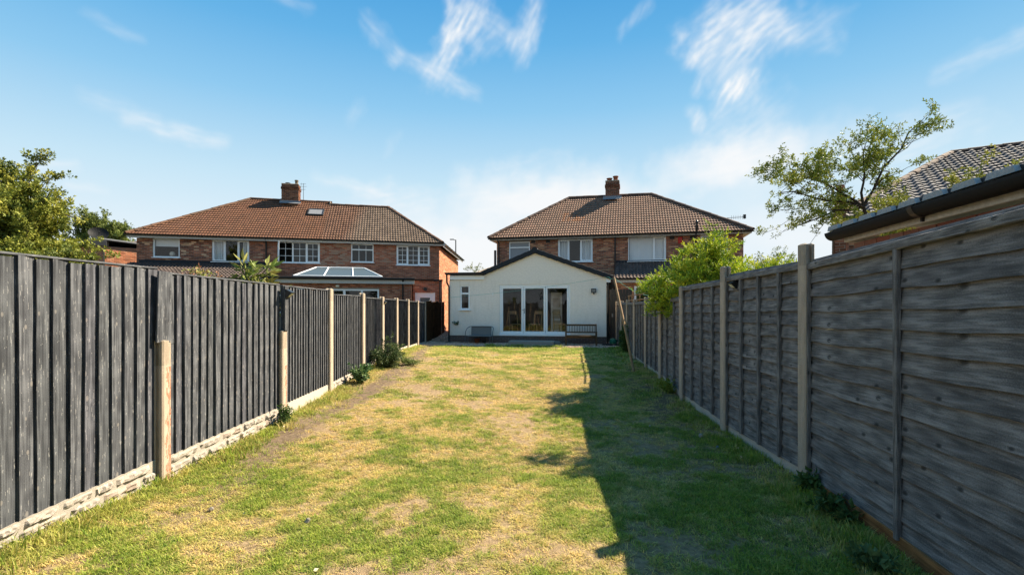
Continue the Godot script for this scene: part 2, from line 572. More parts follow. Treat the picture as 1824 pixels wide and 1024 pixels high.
func slab_with_holes(mb: MB, x0: float, x1: float, y0: float, y1: float, z: float, holes: Array, deep: float, col := Color.WHITE, fine := 0.0) -> void:
	var xs := [x0, x1]
	var ys := [y0, y1]
	for r in holes:
		for q in [r.position.x, r.end.x]:
			if q > x0 and q < x1:
				xs.append(q)
		for q in [r.position.y, r.end.y]:
			if q > y0 and q < y1:
				ys.append(q)
	if fine > 0.0:
		for i in int((x1 - x0) / fine):
			xs.append(x0 + fine * (i + 0.503))
		for i in int((y1 - y0) / fine):
			ys.append(y0 + fine * (i + 0.503))
	xs.sort()
	ys.sort()
	for i in xs.size() - 1:
		for j in ys.size() - 1:
			var m := Vector2((xs[i] + xs[i + 1]) / 2, (ys[j] + ys[j + 1]) / 2)
			var ok: bool = xs[i + 1] - xs[i] > 0.0005 and ys[j + 1] - ys[j] > 0.0005
			for r in holes:
				ok = ok and not r.has_point(m)
			if ok:
				for zz in [[z, Vector3.BACK], [z - deep, Vector3.FORWARD]]:
					mb.quad(Vector3(xs[i], ys[j], zz[0]), Vector3(xs[i + 1], ys[j], zz[0]), Vector3(xs[i + 1], ys[j + 1], zz[0]), Vector3(xs[i], ys[j + 1], zz[0]), zz[1], col)
	var rim := holes.duplicate()
	for r in rim:
		var p := [Vector3(r.position.x, r.position.y, z), Vector3(r.end.x, r.position.y, z), Vector3(r.end.x, r.end.y, z), Vector3(r.position.x, r.end.y, z)]
		var o := [Vector3.UP, Vector3.LEFT, Vector3.DOWN, Vector3.RIGHT]
		var d := Vector3(0, 0, -deep)
		for q in 4:
			mb.quad(p[q], p[(q + 1) % 4], p[(q + 1) % 4] + d, p[q] + d, o[q], col)
	var p := [Vector3(x0, y0, z), Vector3(x1, y0, z), Vector3(x1, y1, z), Vector3(x0, y1, z)]
	var o := [Vector3.DOWN, Vector3.RIGHT, Vector3.UP, Vector3.LEFT]
	for q in 4:
		mb.quad(p[q], p[(q + 1) % 4], p[(q + 1) % 4] + Vector3(0, 0, -deep), p[q] + Vector3(0, 0, -deep), o[q], col)

func brick_wall(parent: Node3D, xf: Transform3D, x0: float, x1: float, y0: float, y1: float, by: float, holes: Array, pal: Array, streaks := []) -> MeshInstance3D:
	# a mortar wall 0.25 thick from y0, its bricks standing proud above the height by
	var mb := MB.new()
	slab_with_holes(mb, x0, x1, y0, y1, 0.0, holes, 0.25)
	var w := part("wall", mb, M.mortar, parent)
	w.transform = xf
	var bk := MB.new()
	for r in brick_cells(x0, x1, by, y1, holes):
		var c := pick(pal)
		for s in streaks:   # a run of washed-out bricks: [x, y, radius, share, colour]
			if Vector2(r.position.x - s[0], (r.position.y - s[1]) * 1.4).length() < s[2] and rng.randf() < s[3]:
				c = c.lerp(s[4], rf(0.4, 0.9))
		one_brick(bk, r, -0.004, rf(0.006, 0.011), c)
	var o := part("bricks", bk, M.brick, w)
	o.set_meta("kind", "stuff")
	return w

func range_at(poly: Array, t: float) -> Vector2:
	# the span in s of a convex polygon of Vector2(s, t) at height t
	var lo := INF
	var hi := -INF
	for i in poly.size():
		var a: Vector2 = poly[i]
		var b: Vector2 = poly[(i + 1) % poly.size()]
		if (a.y - t) * (b.y - t) <= 0.0 and absf(a.y - b.y) > 1e-6:
			var s := lerpf(a.x, b.x, (t - a.y) / (b.y - a.y))
			lo = minf(lo, s)
			hi = maxf(hi, s)
	return Vector2(lo, hi)

func tile_field(mb: MB, o: Vector3, es: Vector3, et: Vector3, poly: Array, roll: float, gauge: float, relief: float, colour: Callable) -> void:
	# courses of interlocking tiles with a rolled section, clipped to a polygon given along (es, et)
	var en := es.cross(et).normalized()
	if en.y < 0:
		en = -en
	var top := 0.0
	for p in poly:
		top = maxf(top, p.y)
	var t := 0.0
	var row := 0
	while t < top - 0.02:
		var t1 := minf(t + gauge, top)
		var r0 := range_at(poly, minf(t + 0.002, top - 0.001))
		var r1 := range_at(poly, t1 - 0.002)
		var lo := minf(r0.x, r1.x)
		var hi := maxf(r0.y, r1.y)
		var k0 := floori(lo / roll)
		for k in range(k0, ceili(hi / roll)):
			var c: Color = colour.call(k * roll, t)
			var sub := [0.0, 0.3, 0.5, 0.7, 1.0]
			var hs := [0.0, 0.1, 1.0, 1.0, 0.0]
			var drop := rf(-0.003, 0.003)
			for q in 4:
				var s0: float = (k + sub[q]) * roll
				var s1: float = (k + sub[q + 1]) * roll
				if s1 < lo or s0 > hi:
					continue
				var b0 := clampf(s0, r0.x, r0.y)
				var b1 := clampf(s1, r0.x, r0.y)
				var u0 := clampf(s0, r1.x, r1.y)
				var u1 := clampf(s1, r1.x, r1.y)
				var ha: float = hs[q] * relief
				var hb: float = hs[q + 1] * relief
				var lift := 0.042 + drop
				var A := o + es * b0 + et * (t - 0.02) + en * (ha + lift)
				var B := o + es * b1 + et * (t - 0.02) + en * (hb + lift)
				var C := o + es * u1 + et * t1 + en * (hb + 0.004)
				var D := o + es * u0 + et * t1 + en * (ha + 0.004)
				mb.quad(A, B, C, D, en, c)
				if b1 - b0 > 0.001:
					mb.quad(A, B, o + es * b1 + et * (t - 0.02) - en * 0.005, o + es * b0 + et * (t - 0.02) - en * 0.005, -et, c)
		t += gauge
		row += 1

func ridge_run(parent: Node3D, a: Vector3, b: Vector3, r: float, cols: Array, side: Vector3) -> void:
	# half-round ridge or hip tiles, each a piece of its own, lapped end over end from a to b
	var n := maxi(1, roundi((b - a).length() / 0.42))
	var d := (b - a).normalized()
	var x := d.cross(Vector3.UP).normalized()
	var up := x.cross(d).normalized()
	var key := "ridge%.2f" % r
	if not M.has(key):
		var vs := []
		for q in 3:
			var mb := MB.new()
			for k in 7:
				var t0 := PI * k / 7
				var t1 := PI * (k + 1) / 7
				for z in [0.0]:
					var p0 := Vector3(cos(t0) * r, sin(t0) * r * 0.75, 0)
					var p1 := Vector3(cos(t1) * r, sin(t1) * r * 0.75, 0)
					var l := Vector3(0, 0, -0.46)
					mb.quad(p0 * 1.08, p1 * 1.08, p1 + l, p0 + l, p0 + p1, cols[q % cols.size()])
					mb.quad(p0 * 1.08, p1 * 1.08, p1 * 0.85, p0 * 0.85, Vector3.BACK, cols[q % cols.size()])
			vs.append(mb.mesh())
		M[key] = vs
	for i in n:
		var o := inst("ridge_tile", M[key][rng.randi() % 3], M.tile, parent)
		o.transform = Transform3D(Basis(x, up, -d).rotated(up, rf(-0.02, 0.02)), a + (b - a) * (float(i) / n) + up * rf(-0.008, 0.008))

func window(parent: Node3D, xf: Transform3D, r: Rect2, lights: Array, o := {}) -> MeshInstance3D:
	# a white framed window in an opening: lights are the shares of the width at which mullions stand
	var fw: float = o.get("frame", 0.055)
	var z := -0.05
	var mb := MB.new()
	var x0 := r.position.x
	var y0 := r.position.y
	var x1 := r.end.x
	var y1 := r.end.y
	var cx := (x0 + x1) / 2
	var cy := (y0 + y1) / 2
	mb.bbox(Vector3(cx, y1 - fw / 2, z), Vector3(x1 - x0, fw, 0.07), 0.006)
	mb.bbox(Vector3(cx, y0 + fw / 2, z), Vector3(x1 - x0, fw, 0.07), 0.006)
	for x in [x0 + fw / 2, x1 - fw / 2]:
		mb.bbox(Vector3(x, cy, z - 0.001), Vector3(fw, y1 - y0 - 2 * fw, 0.07), 0.006)
	var edges := [x0 + fw * 0.6]
	for f in lights:
		edges.append(x0 + (x1 - x0) * f)
		mb.bbox(Vector3(x0 + (x1 - x0) * f, cy, z + 0.004), Vector3(fw * 1.3, y1 - y0 - 2 * fw, 0.07), 0.006)
	edges.append(x1 - fw * 0.6)
	var sashes: Array = o.get("sash", [])
	var trs: Array = o.get("transom", [])
	var bars: Array = o.get("bars", [0, 0])
	for i in edges.size() - 1:
		var a: float = edges[i]
		var b: float = edges[i + 1]
		if i < trs.size() and trs[i] > 0.0:
			mb.bbox(Vector3((a + b) / 2, lerpf(y0, y1, trs[i]), z + 0.006), Vector3(b - a - fw * 0.2, fw * 1.2, 0.068), 0.006)
		if i in sashes:
			for q in [[(a + b) / 2, y0 + fw * 1.35, b - a - fw * 0.6, fw * 0.8], [(a + b) / 2, y1 - fw * 1.35, b - a - fw * 0.6, fw * 0.8]]:
				mb.bbox(Vector3(q[0], q[1], z + 0.018), Vector3(q[2], q[3], 0.06), 0.008)
			for x in [a + fw * 0.75, b - fw * 0.75]:
				mb.bbox(Vector3(x, cy, z + 0.0175), Vector3(fw * 0.8, y1 - y0 - fw * 3.5, 0.06), 0.008)
		for k in range(1, bars[0]):
			mb.box(Vector3(lerpf(a, b, float(k) / bars[0]), cy, z - 0.008), Vector3(0.02, y1 - y0 - fw, 0.02))
		for k in range(1, bars[1]):
			mb.box(Vector3((a + b) / 2, lerpf(y0, y1, float(k) / bars[1]), z - 0.0085), Vector3(b - a, 0.02, 0.021))
	var w := part("window", mb, M.white, parent)
	w.transform = xf
	if o.get("sill", true):
		var s := MB.new()
		s.bbox(Vector3(cx, y0 - 0.02, 0.02), Vector3(x1 - x0 + 0.1, 0.035, 0.17), 0.006)
		part("sill", s, M.white, w)
	var ins: String = o.get("inside", "dark")
	var open: int = o.get("open", -1)
	for i in edges.size() - 1:
		if i == open:
			continue
		var gl := MB.new()
		gl.quad(Vector3(edges[i], y0 + fw * 0.5, z - 0.012), Vector3(edges[i + 1], y0 + fw * 0.5, z - 0.012), Vector3(edges[i + 1], y1 - fw * 0.5, z - 0.012), Vector3(edges[i], y1 - fw * 0.5, z - 0.012), Vector3.BACK)
		part("pane", gl, M.frosted if ins == "frost" else M.glass, w)
	if ins == "frost":
		return w
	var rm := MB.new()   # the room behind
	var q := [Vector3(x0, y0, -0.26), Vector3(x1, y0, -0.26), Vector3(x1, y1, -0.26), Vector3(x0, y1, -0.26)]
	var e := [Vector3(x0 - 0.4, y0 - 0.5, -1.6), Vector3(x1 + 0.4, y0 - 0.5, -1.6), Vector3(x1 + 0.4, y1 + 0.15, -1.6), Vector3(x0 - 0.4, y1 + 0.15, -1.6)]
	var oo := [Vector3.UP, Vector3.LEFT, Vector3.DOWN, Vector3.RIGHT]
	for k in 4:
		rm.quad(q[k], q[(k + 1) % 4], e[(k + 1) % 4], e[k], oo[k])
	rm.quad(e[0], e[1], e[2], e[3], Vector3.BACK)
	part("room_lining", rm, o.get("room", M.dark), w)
	for cu in o.get("curtains", []):   # [x share 0, x share 1, y share 0]
		var cm := MB.new()
		var a: float = lerpf(x0, x1, cu[0])
		var b: float = lerpf(x0, x1, cu[1])
		var n := maxi(6, int((b - a) / 0.022))
		for k in n:
			var xa := lerpf(a, b, float(k) / n)
			var xb := lerpf(a, b, float(k + 1) / n)
			var za := -0.2 + 0.035 * sin(xa * 62.0) + 0.015 * sin(xa * 143.0)
			var zb := -0.2 + 0.035 * sin(xb * 62.0) + 0.015 * sin(xb * 143.0)
			var yy := lerpf(y0, y1, cu[2])
			cm.quad(Vector3(xa, yy, za), Vector3(xb, yy, zb), Vector3(xb, y1 - 0.02, zb), Vector3(xa, y1 - 0.02, za), Vector3.BACK)
		part("curtain", cm, M.curtain, w)
	if o.has("slats"):   # vertical blind
		var n: int = o.slats
		for k in n:
			var bl := MB.new()
			bl.box(Vector3(lerpf(x0 + 0.08, x1 - 0.08, (k + 0.5) / n), cy, -0.17), Vector3((x1 - x0 - 0.1) / n * 1.04, y1 - y0 - 0.1, 0.003), Color.WHITE, Basis(Vector3.UP, 0.22 + rf(-0.05, 0.05)))
			part("blind_slat", bl, M.curtain, w)
	if o.has("roller"):
		var rl := MB.new()
		rl.box(Vector3(cx, lerpf(y1, y0, o.roller / 2.0), -0.15), Vector3(x1 - x0 - 0.1, (y1 - y0) * o.roller, 0.004))
		part("roller_blind", rl, M.curtain, w)
	return w

func gutter(parent: Node3D, a: Vector3, b: Vector3, r: float, m: Material) -> void:
	# half-round, open above, with brackets
	var mb := MB.new()
	var d := (b - a).normalized()
	var x := d.cross(Vector3.UP).normalized()
	for k in 8:
		var t0 := PI + PI * k / 8
		var t1 := PI + PI * (k + 1) / 8
		var p0 := x * cos(t0) * r + Vector3.UP * sin(t0) * r
		var p1 := x * cos(t1) * r + Vector3.UP * sin(t1) * r
		mb.quad(a + p0, a + p1, b + p1, b + p0, p0 + p1)
		mb.quad(a + p0 * 0.9, a + p1 * 0.9, b + p1 * 0.9, b + p0 * 0.9, -p0 - p1)
		for e in [[a, -d], [b, d]]:
			mb.tri(e[0], e[0] + p0, e[0] + p1, e[1])
	for s in [-1.0, 1.0]:
		mb.quad(a + x * r * s, b + x * r * s, b + x * r * s * 0.9, a + x * r * s * 0.9, Vector3.UP)
	var g := part("gutter", mb, m, parent)
	var l := (b - a).length()
	var n := int(l / 1.0)
	if n > 0:
		var br := MB.new()
		br.box(Vector3(0, -r * 0.55, 0), Vector3(0.035, r * 1.15, 0.035) + x.abs() * r * 2.1)
		var bm := br.mesh()
		for i in n + 1:
			inst("bracket", bm, m, g, Transform3D(Basis(), a + d * (l * (i + 0.5) / (n + 1))))

func pipe(parent: Node3D, pts: Array, r: float, m: Material, nm := "downpipe") -> void:
	var mb := MB.new()
	var rs := []
	for p in pts:
		rs.append(r)
	mb.tube(pts, rs, 10)
	part(nm, mb, m, parent)

# ---------------------------------------------------------------- fences

func make_fence_pieces() -> void:
	M.feather = []
	for k in 8:   # upright boards, thick edge towards the camera
		var mb := MB.new()
		var w := 0.128
		var uo := Vector2(rf(0, 1), rf(0, 2))
		var th := rf(0.036, 0.044)
		var cup := rf(-0.003, 0.003)
		var tone := rf(0.85, 1.45)
		var col := Color(tone, tone * rf(0.98, 1.02), tone * rf(0.98, 1.04))
		var xs := [0.0, w * 0.5, w]
		var zs := [th, th * 0.7 + cup, 0.016]
		var n := 5
		var wob := []
		for j in n + 1:
			wob.append(rf(-0.003, 0.003))
		for j in n:
			var ya := 1.6 * j / n
			var yb := 1.6 * (j + 1) / n
			for i in 2:
				var a := Vector3(xs[i] + wob[j] * (1 - i), ya, zs[i])
				var b := Vector3(xs[i + 1] + wob[j] * i, ya, zs[i + 1])
				var c := Vector3(xs[i + 1] + wob[j + 1] * i, yb, zs[i + 1])
				var d := Vector3(xs[i] + wob[j + 1] * (1 - i), yb, zs[i])
				mb.quad(a, b, c, d, Vector3.BACK, col, uo + Vector2(a.x, ya), uo + Vector2(b.x, ya), uo + Vector2(c.x, yb), uo + Vector2(d.x, yb))
			mb.quad(Vector3(wob[j], ya, 0), Vector3(wob[j], ya, th), Vector3(wob[j + 1], yb, th), Vector3(wob[j + 1], yb, 0), Vector3.LEFT, col * 0.9, uo + Vector2(0.2, ya), uo + Vector2(0.23, ya), uo + Vector2(0.23, yb), uo + Vector2(0.2, yb))
		mb.quad(Vector3(w, 0, 0), Vector3(w, 0, 0.014), Vector3(w, 1.6, 0.014), Vector3(w, 1.6, 0), Vector3.RIGHT, col)
		mb.quad(Vector3(0, 0, 0), Vector3(w, 0, 0), Vector3(w, 1.6, 0), Vector3(0, 1.6, 0), Vector3.FORWARD, col)
		for y in [0.0, 1.6]:
			mb.quad(Vector3(0, y, 0), Vector3(w, y, 0), Vector3(w, y, 0.014), Vector3(0, y, th), Vector3(0, y - 0.8, 0), col)
		M.feather.append(mb.mesh())
	M.slat = []
	for k in 11:   # waney-edged slats, one metre long: scaled to their panel
		var mb := MB.new()
		var uo := Vector2(rf(0, 1), rf(0, 2))
		var tone := rf(0.72, 1.28)
		var col := Color(tone, tone, tone * rf(0.98, 1.05))
		var n := 14
		var lo := []
		var ph := rf(0, TAU)
		var amp := rf(0.001, 0.005)
		for j in n + 1:
			lo.append(amp * sin(ph + j * 0.9) + rf(-0.003, 0.003))
		var bow := rf(-0.004, 0.004)
		for j in n:
			var xa := float(j) / n
			var xb := float(j + 1) / n
			var za := 0.046 + bow * sin(PI * xa)
			var zb := 0.046 + bow * sin(PI * xb)
			var H := 0.15
			mb.quad(Vector3(xa, lo[j], za), Vector3(xb, lo[j + 1], zb), Vector3(xb, H, 0.008), Vector3(xa, H, 0.008), Vector3.BACK, col, uo + Vector2(lo[j], xa * 1.83), uo + Vector2(lo[j + 1], xb * 1.83), uo + Vector2(H, xb * 1.83), uo + Vector2(H, xa * 1.83))
			mb.quad(Vector3(xa, lo[j], za), Vector3(xb, lo[j + 1], zb), Vector3(xb, lo[j + 1], zb - 0.007), Vector3(xa, lo[j], za - 0.007), Vector3.DOWN, col, uo + Vector2(lo[j], xa * 1.83), uo + Vector2(lo[j + 1], xb * 1.83), uo + Vector2(lo[j + 1] + 0.02, xb * 1.83), uo + Vector2(lo[j] + 0.02, xa * 1.83))
			mb.quad(Vector3(xa, lo[j], za - 0.007), Vector3(xb, lo[j + 1], zb - 0.007), Vector3(xb, H, 0.0), Vector3(xa, H, 0.0), Vector3.FORWARD, col)
			mb.quad(Vector3(xa, H, 0.0), Vector3(xb, H, 0.0), Vector3(xb, H, 0.008), Vector3(xa, H, 0.008), Vector3.UP, col, uo, uo, uo, uo)
		M.slat.append(mb.mesh())
	M.rock = []
	for k in 8:   # rock-faced block of a moulded concrete gravel board; one metre by one metre, 3 cm proud
		var mb := MB.new()
		var nx := 9
		var ny := 4
		var p := []
		for j in ny + 1:
			for i in nx + 1:
				var edge := i == 0 or i == nx or j == 0 or j == ny
				p.append(Vector3(float(i) / nx, float(j) / ny, 0.0 if edge else rf(0.01, 0.036)))
		for j in ny + 1:   # arrises a little inside
			for i in nx + 1:
				var q: Vector3 = p[j * (nx + 1) + i]
				p[j * (nx + 1) + i] = Vector3(clampf(q.x, 0.02 + rf(0, 0.03), 0.98 - rf(0, 0.03)), clampf(q.y, 0.03 + rf(0, 0.06), 0.97 - rf(0, 0.06)), q.z)
		for j in ny:
			for i in nx:
				var c := Color(0.72, 0.63, 0.53) * rf(0.8, 1.12)
				if k == 3:
					c = Color(0.66, 0.53, 0.43) * rf(0.85, 1.12)
				var f := [p[j * (nx + 1) + i], p[j * (nx + 1) + i + 1], p[(j + 1) * (nx + 1) + i + 1], p[(j + 1) * (nx + 1) + i]]
				mb.tri(f[0], f[1], f[2], Vector3.BACK, c)
				mb.tri(f[0], f[2], f[3], Vector3.BACK, c)
		M.rock.append(mb.mesh())

func along(a: Vector3, b: Vector3) -> float:
	return atan2(-(b.z - a.z), b.x - a.x)

func feather_panel(a: Vector3, b: Vector3, bot: Vector2, top: Vector2, n: int, label: String, m: Material, group: String) -> Node3D:
	# upright feather-edge boards from a (nearer the camera) to b, with rails behind and a capping strip
	var o := thing("fence_panel", label, "fence panel", Vector3(a.x, bot.x, a.z), along(a, b), group)
	var l := Vector2(b.x - a.x, b.z - a.z).length()
	for i in n:
		var f := (i + 0.5) / n
		var y0 := lerpf(bot.x, bot.y, f) - bot.x
		var y1 := lerpf(top.x, top.y, f) - bot.x + rf(-0.018, 0.006)
		var bs := Basis(Vector3.BACK, rf(-0.008, 0.008)).scaled(Vector3(l / n / 0.128 * rf(1.06, 1.16), (y1 - y0) / 1.6, 1))
		inst("board", M.feather[rng.randi() % 8], m, o, Transform3D(bs, Vector3(l * i / n, y0, rf(0.0, 0.006))))
	for f in [0.12, 0.5, 0.88]:
		var mb := MB.new()
		var p := Vector3(0, lerpf(bot.x, top.x, f) - bot.x, -0.022)
		var q := Vector3(l, lerpf(bot.y, top.y, f) - bot.x, -0.022)
		mb.box((p + q) / 2, Vector3((q - p).length(), 0.06, 0.04), Color.WHITE, Basis(Vector3.BACK, atan2(q.y - p.y, l)))
		part("rail", mb, m, o)
	var cp := MB.new()
	var p := Vector3(0, top.x - bot.x + 0.008, 0.004)
	var q := Vector3(l, top.y - bot.x + 0.008, 0.004)
	cp.bbox((p + q) / 2, Vector3(l, 0.018, 0.066), 0.004, Color(2.3, 2.2, 2.05), Basis(Vector3.BACK, atan2(q.y - p.y, l)))
	part("capping_strip", cp, m, o)
	return o

func slat_panel(a: Vector3, b: Vector3, bot: Vector2, top: Vector2, n: int, battens: Array, label: String) -> Node3D:
	# lapped horizontal slats between framing battens; a is the end farther from the camera
	var o := thing("fence_panel", label, "fence panel", Vector3(a.x, bot.x, a.z), along(a, b))
	var l := Vector2(b.x - a.x, b.z - a.z).length()
	for i in n:
		var y0 := lerpf(0.0, top.x - bot.x, float(i) / n)
		var y1 := lerpf(0.0, top.y - bot.y, float(i) / n) + bot.y - bot.x
		var h := (top.x - bot.x) / n
		var t := atan2(y1 - y0, l) + rf(-0.004, 0.004)
		var bs := Basis(Vector3.BACK, t) * Basis.from_scale(Vector3(l, h / 0.15 * 1.62, 1))
		inst("slat", M.slat[rng.randi() % 11], M.fence_r, o, Transform3D(bs, Vector3(0, y0 + rf(-0.006, 0.006), rf(-0.003, 0.004))))
	var sl := (top.y - top.x) / l
	var sb := (bot.y - bot.x) / l
	for f in [0.012] + battens + [0.988]:
		var mb := MB.new()
		var yb: float = sb * l * f
		var yt: float = top.x - bot.x + sl * l * f
		mb.bbox(Vector3(l * f, (yb + yt) / 2, 0.056), Vector3(0.042, yt - yb, 0.036), 0.004, Color(0.95, 0.95, 0.95), Basis(Vector3.BACK, rf(-0.006, 0.006)), Vector2(rf(0, 1), rf(0, 2)))
		part("batten", mb, M.fence_r, o)
	var cp := MB.new()
	cp.bbox(Vector3(l / 2, (top.x + top.y) / 2 - bot.x + 0.012, 0.042), Vector3(l, 0.062, 0.066), 0.006, Color(1.1, 1.08, 1.05), Basis(Vector3.BACK, atan2(top.y - top.x, l)), Vector2(rf(0, 1), rf(0, 2)))
	part("top_rail", cp, M.fence_r, o)
	return o

func gravel_board(a: Vector3, b: Vector3, bot: Vector2, top: Vector2, rocky: bool, label: String) -> void:
	var o := thing("gravel_board", label, "gravel board", Vector3(a.x, bot.x, a.z), along(a, b))
	var l := Vector2(b.x - a.x, b.z - a.z).length()
	var mb := MB.new()
	var c := Color(0.5, 0.45, 0.38) if rocky else Color(0.62, 0.55, 0.46)
	var p := [Vector3(0, 0, 0), Vector3(l, bot.y - bot.x, 0), Vector3(l, top.y - bot.x, 0), Vector3(0, top.x - bot.x, 0)]
	for zz in [[0.024, Vector3.BACK], [-0.03, Vector3.FORWARD]]:
		var z := Vector3(0, 0, zz[0])
		mb.quad(p[0] + z, p[1] + z, p[2] + z, p[3] + z, zz[1], c)
	mb.quad(p[3] + Vector3(0, 0, -0.03), p[2] + Vector3(0, 0, -0.03), p[2] + Vector3(0, 0, 0.024), p[3] + Vector3(0, 0, 0.024), Vector3.UP, c)
	part("slab", mb, M.concrete, o)
	if not rocky:
		return
	for row in 3:
		var x := 0.0
		while x < l - 0.08:
			var w := minf(rf(0.17, 0.42), l - x)
			var f := (x + w / 2) / l
			var y0 := lerpf(0, bot.y - bot.x, f)
			var hh := lerpf(top.x - bot.x, top.y - bot.y, f)
			var t := lerpf(atan2(bot.y - bot.x, l), atan2(top.y - top.x, l), (row + 0.5) / 3.0)
			var bs := Basis(Vector3.BACK, t) * Basis.from_scale(Vector3(w - 0.012, hh / 3.0 - 0.008, rf(0.8, 1.2)))
			inst("stone", M.rock[rng.randi() % 8], M.stone, o, Transform3D(bs, Vector3(x, y0 + hh * row / 3.0 - 0.5 * w * sin(t), 0.02)))
			x += w

func post(at: Vector3, y0: float, y1: float, turn: float, label: String, rust: float, nm := "concrete_post") -> void:
	# a slotted concrete post with chamfered arrises; faces tinted in a fine grid so that stains have a shape
	var o := thing(nm, label, "fence post", Vector3(at.x, y0 - 0.15, at.z), turn)
	var mb := MB.new()
	var h := y1 - y0 + 0.15
	var nz := FastNoiseLite.new()
	nz.seed = int(absf(at.z) * 131.0) + int(absf(at.x) * 17.0)
	nz.frequency = 3.2
	var sec := [Vector2(-0.052, 0.04), Vector2(-0.04, 0.052), Vector2(0.04, 0.052), Vector2(0.052, 0.04), Vector2(0.052, 0.016), Vector2(0.03, 0.016), Vector2(0.03, -0.016), Vector2(0.052, -0.016), Vector2(0.052, -0.04), Vector2(0.04, -0.052), Vector2(-0.04, -0.052), Vector2(-0.052, -0.04), Vector2(-0.052, -0.016), Vector2(-0.03, -0.016), Vector2(-0.03, 0.016), Vector2(-0.052, 0.016)]
	var n := maxi(12, int(h / (0.018 if rust > 0.0 else 0.05)))
	for j in n:
		for i in sec.size():
			var cuts := (12 if rust > 0.0 else 4) if i == 1 else 1
			for q in cuts:
				var s0: Vector2 = sec[i].lerp(sec[(i + 1) % sec.size()], float(q) / cuts)
				var s1: Vector2 = sec[i].lerp(sec[(i + 1) % sec.size()], float(q + 1) / cuts)
				var ya := (h - 0.014) * j / n
				var yb := (h - 0.014) * (j + 1) / n
				var k := nz.get_noise_2d(s0.x * 6.0 + i, ya) * 0.5 + 0.5
				var c := Color(0.45, 0.355, 0.265).lerp(Color(0.68, 0.545, 0.42), k)
				if ya > h - 0.25:
					c = c.lerp(Color(0.2, 0.17, 0.12), clampf(k * 1.6 - 0.5, 0, 0.5))
				if rust > 0.0 and i == 1 and ya > 0.12 * h and ya < (0.45 + 0.5 * rust) * h and s0.x > 0.012 - 0.03 * rust + 0.05 * nz.get_noise_1d(ya * 2.2) and nz.get_noise_2d(s0.x * 22.0 + 9.0, ya * 2.5) > -0.12:
					c = c.lerp(Color(0.42, 0.14, 0.06), rf(0.4, 0.9))
				var out := Vector3((s0.x + s1.x), 0, (s0.y + s1.y))
				if i in [4, 6, 12, 14]:
					out = Vector3(0, 0, -1.0 if i in [4, 14] else 1.0) if i in [4, 14] else Vector3(0, 0, 1)
				mb.quad(Vector3(s0.x, ya, s0.y), Vector3(s1.x, ya, s1.y), Vector3(s1.x, yb, s1.y), Vector3(s0.x, yb, s0.y), out, c)
	o.scale.x = 1.42 if turn > 0.0 else 1.2
	var tp := Color(0.42, 0.35, 0.27)
	for z in [1.0, -1.0]:
		mb.quad(Vector3(-0.052, h - 0.014, z * 0.016), Vector3(0.052, h - 0.014, z * 0.016), Vector3(0.03, h, z * 0.03), Vector3(-0.03, h, z * 0.03), Vector3(0, 1, -z * 0.2), tp)
		mb.quad(Vector3(-0.03, h, z * 0.03), Vector3(0.03, h, z * 0.03), Vector3(0.04, h - 0.014, z * 0.052), Vector3(-0.04, h - 0.014, z * 0.052), Vector3(0, 1, z), tp)
		for x in [1.0, -1.0]:
			mb.quad(Vector3(x * 0.03, h, z * 0.03), Vector3(x * 0.052, h - 0.014, z * 0.016), Vector3(x * 0.052, h - 0.014, z * 0.04), Vector3(x * 0.04, h - 0.014, z * 0.052), Vector3(x, 1, z), tp)
	mb.quad(Vector3(-0.03, h - 0.014, 0.016), Vector3(0.03, h - 0.014, 0.016), Vector3(0.03, h - 0.014, -0.016), Vector3(-0.03, h - 0.014, -0.016), Vector3.UP, tp)
	part("shaft", mb, M.concrete, o)

func fence_lamp(at: Vector3, turn: float, label: String) -> void:
	# a small wedge-shaped solar lamp, black with a pale lens below
	var o := thing("solar_light", label, "light", at, turn)
	var mb := MB.new()
	var w := 0.055
	for s in [[0, 0.0]]:
		var a := Vector3(-w, 0.0, 0)
		var p := [Vector3(-w, -0.07, 0.012), Vector3(w, -0.07, 0.012), Vector3(w, 0.0, 0.085), Vector3(-w, 0.0, 0.085), Vector3(-w, 0.045, 0.0), Vector3(w, 0.045, 0.0), Vector3(w, -0.07, 0.0), Vector3(-w, -0.07, 0.0)]
		mb.quad(p[0], p[1], p[2], p[3], Vector3(0, -1, 1))
		mb.quad(p[3], p[2], p[5], p[4], Vector3(0, 1, 1))
		mb.quad(p[4], p[5], p[6], p[7], Vector3.FORWARD)
		mb.quad(p[0], p[1], p[6], p[7], Vector3.DOWN)
		for x in [0, 1]:
			var i: Array = [[0, 3, 4, 7], [1, 2, 5, 6]][x]
			mb.quad(p[i[0]], p[i[1]], p[i[2]], p[i[3]], Vector3(x * 2 - 1, 0, 0))
	part("case", mb, M.black, o)
	var ln := MB.new()
	ln.quad(Vector3(-0.042, -0.058, 0.027), Vector3(0.042, -0.058, 0.027), Vector3(0.042, -0.012, 0.077), Vector3(-0.042, -0.012, 0.077), Vector3(0, -1, 1))
	part("lens", ln, M.lens, o)

# ---------------------------------------------------------------- plants

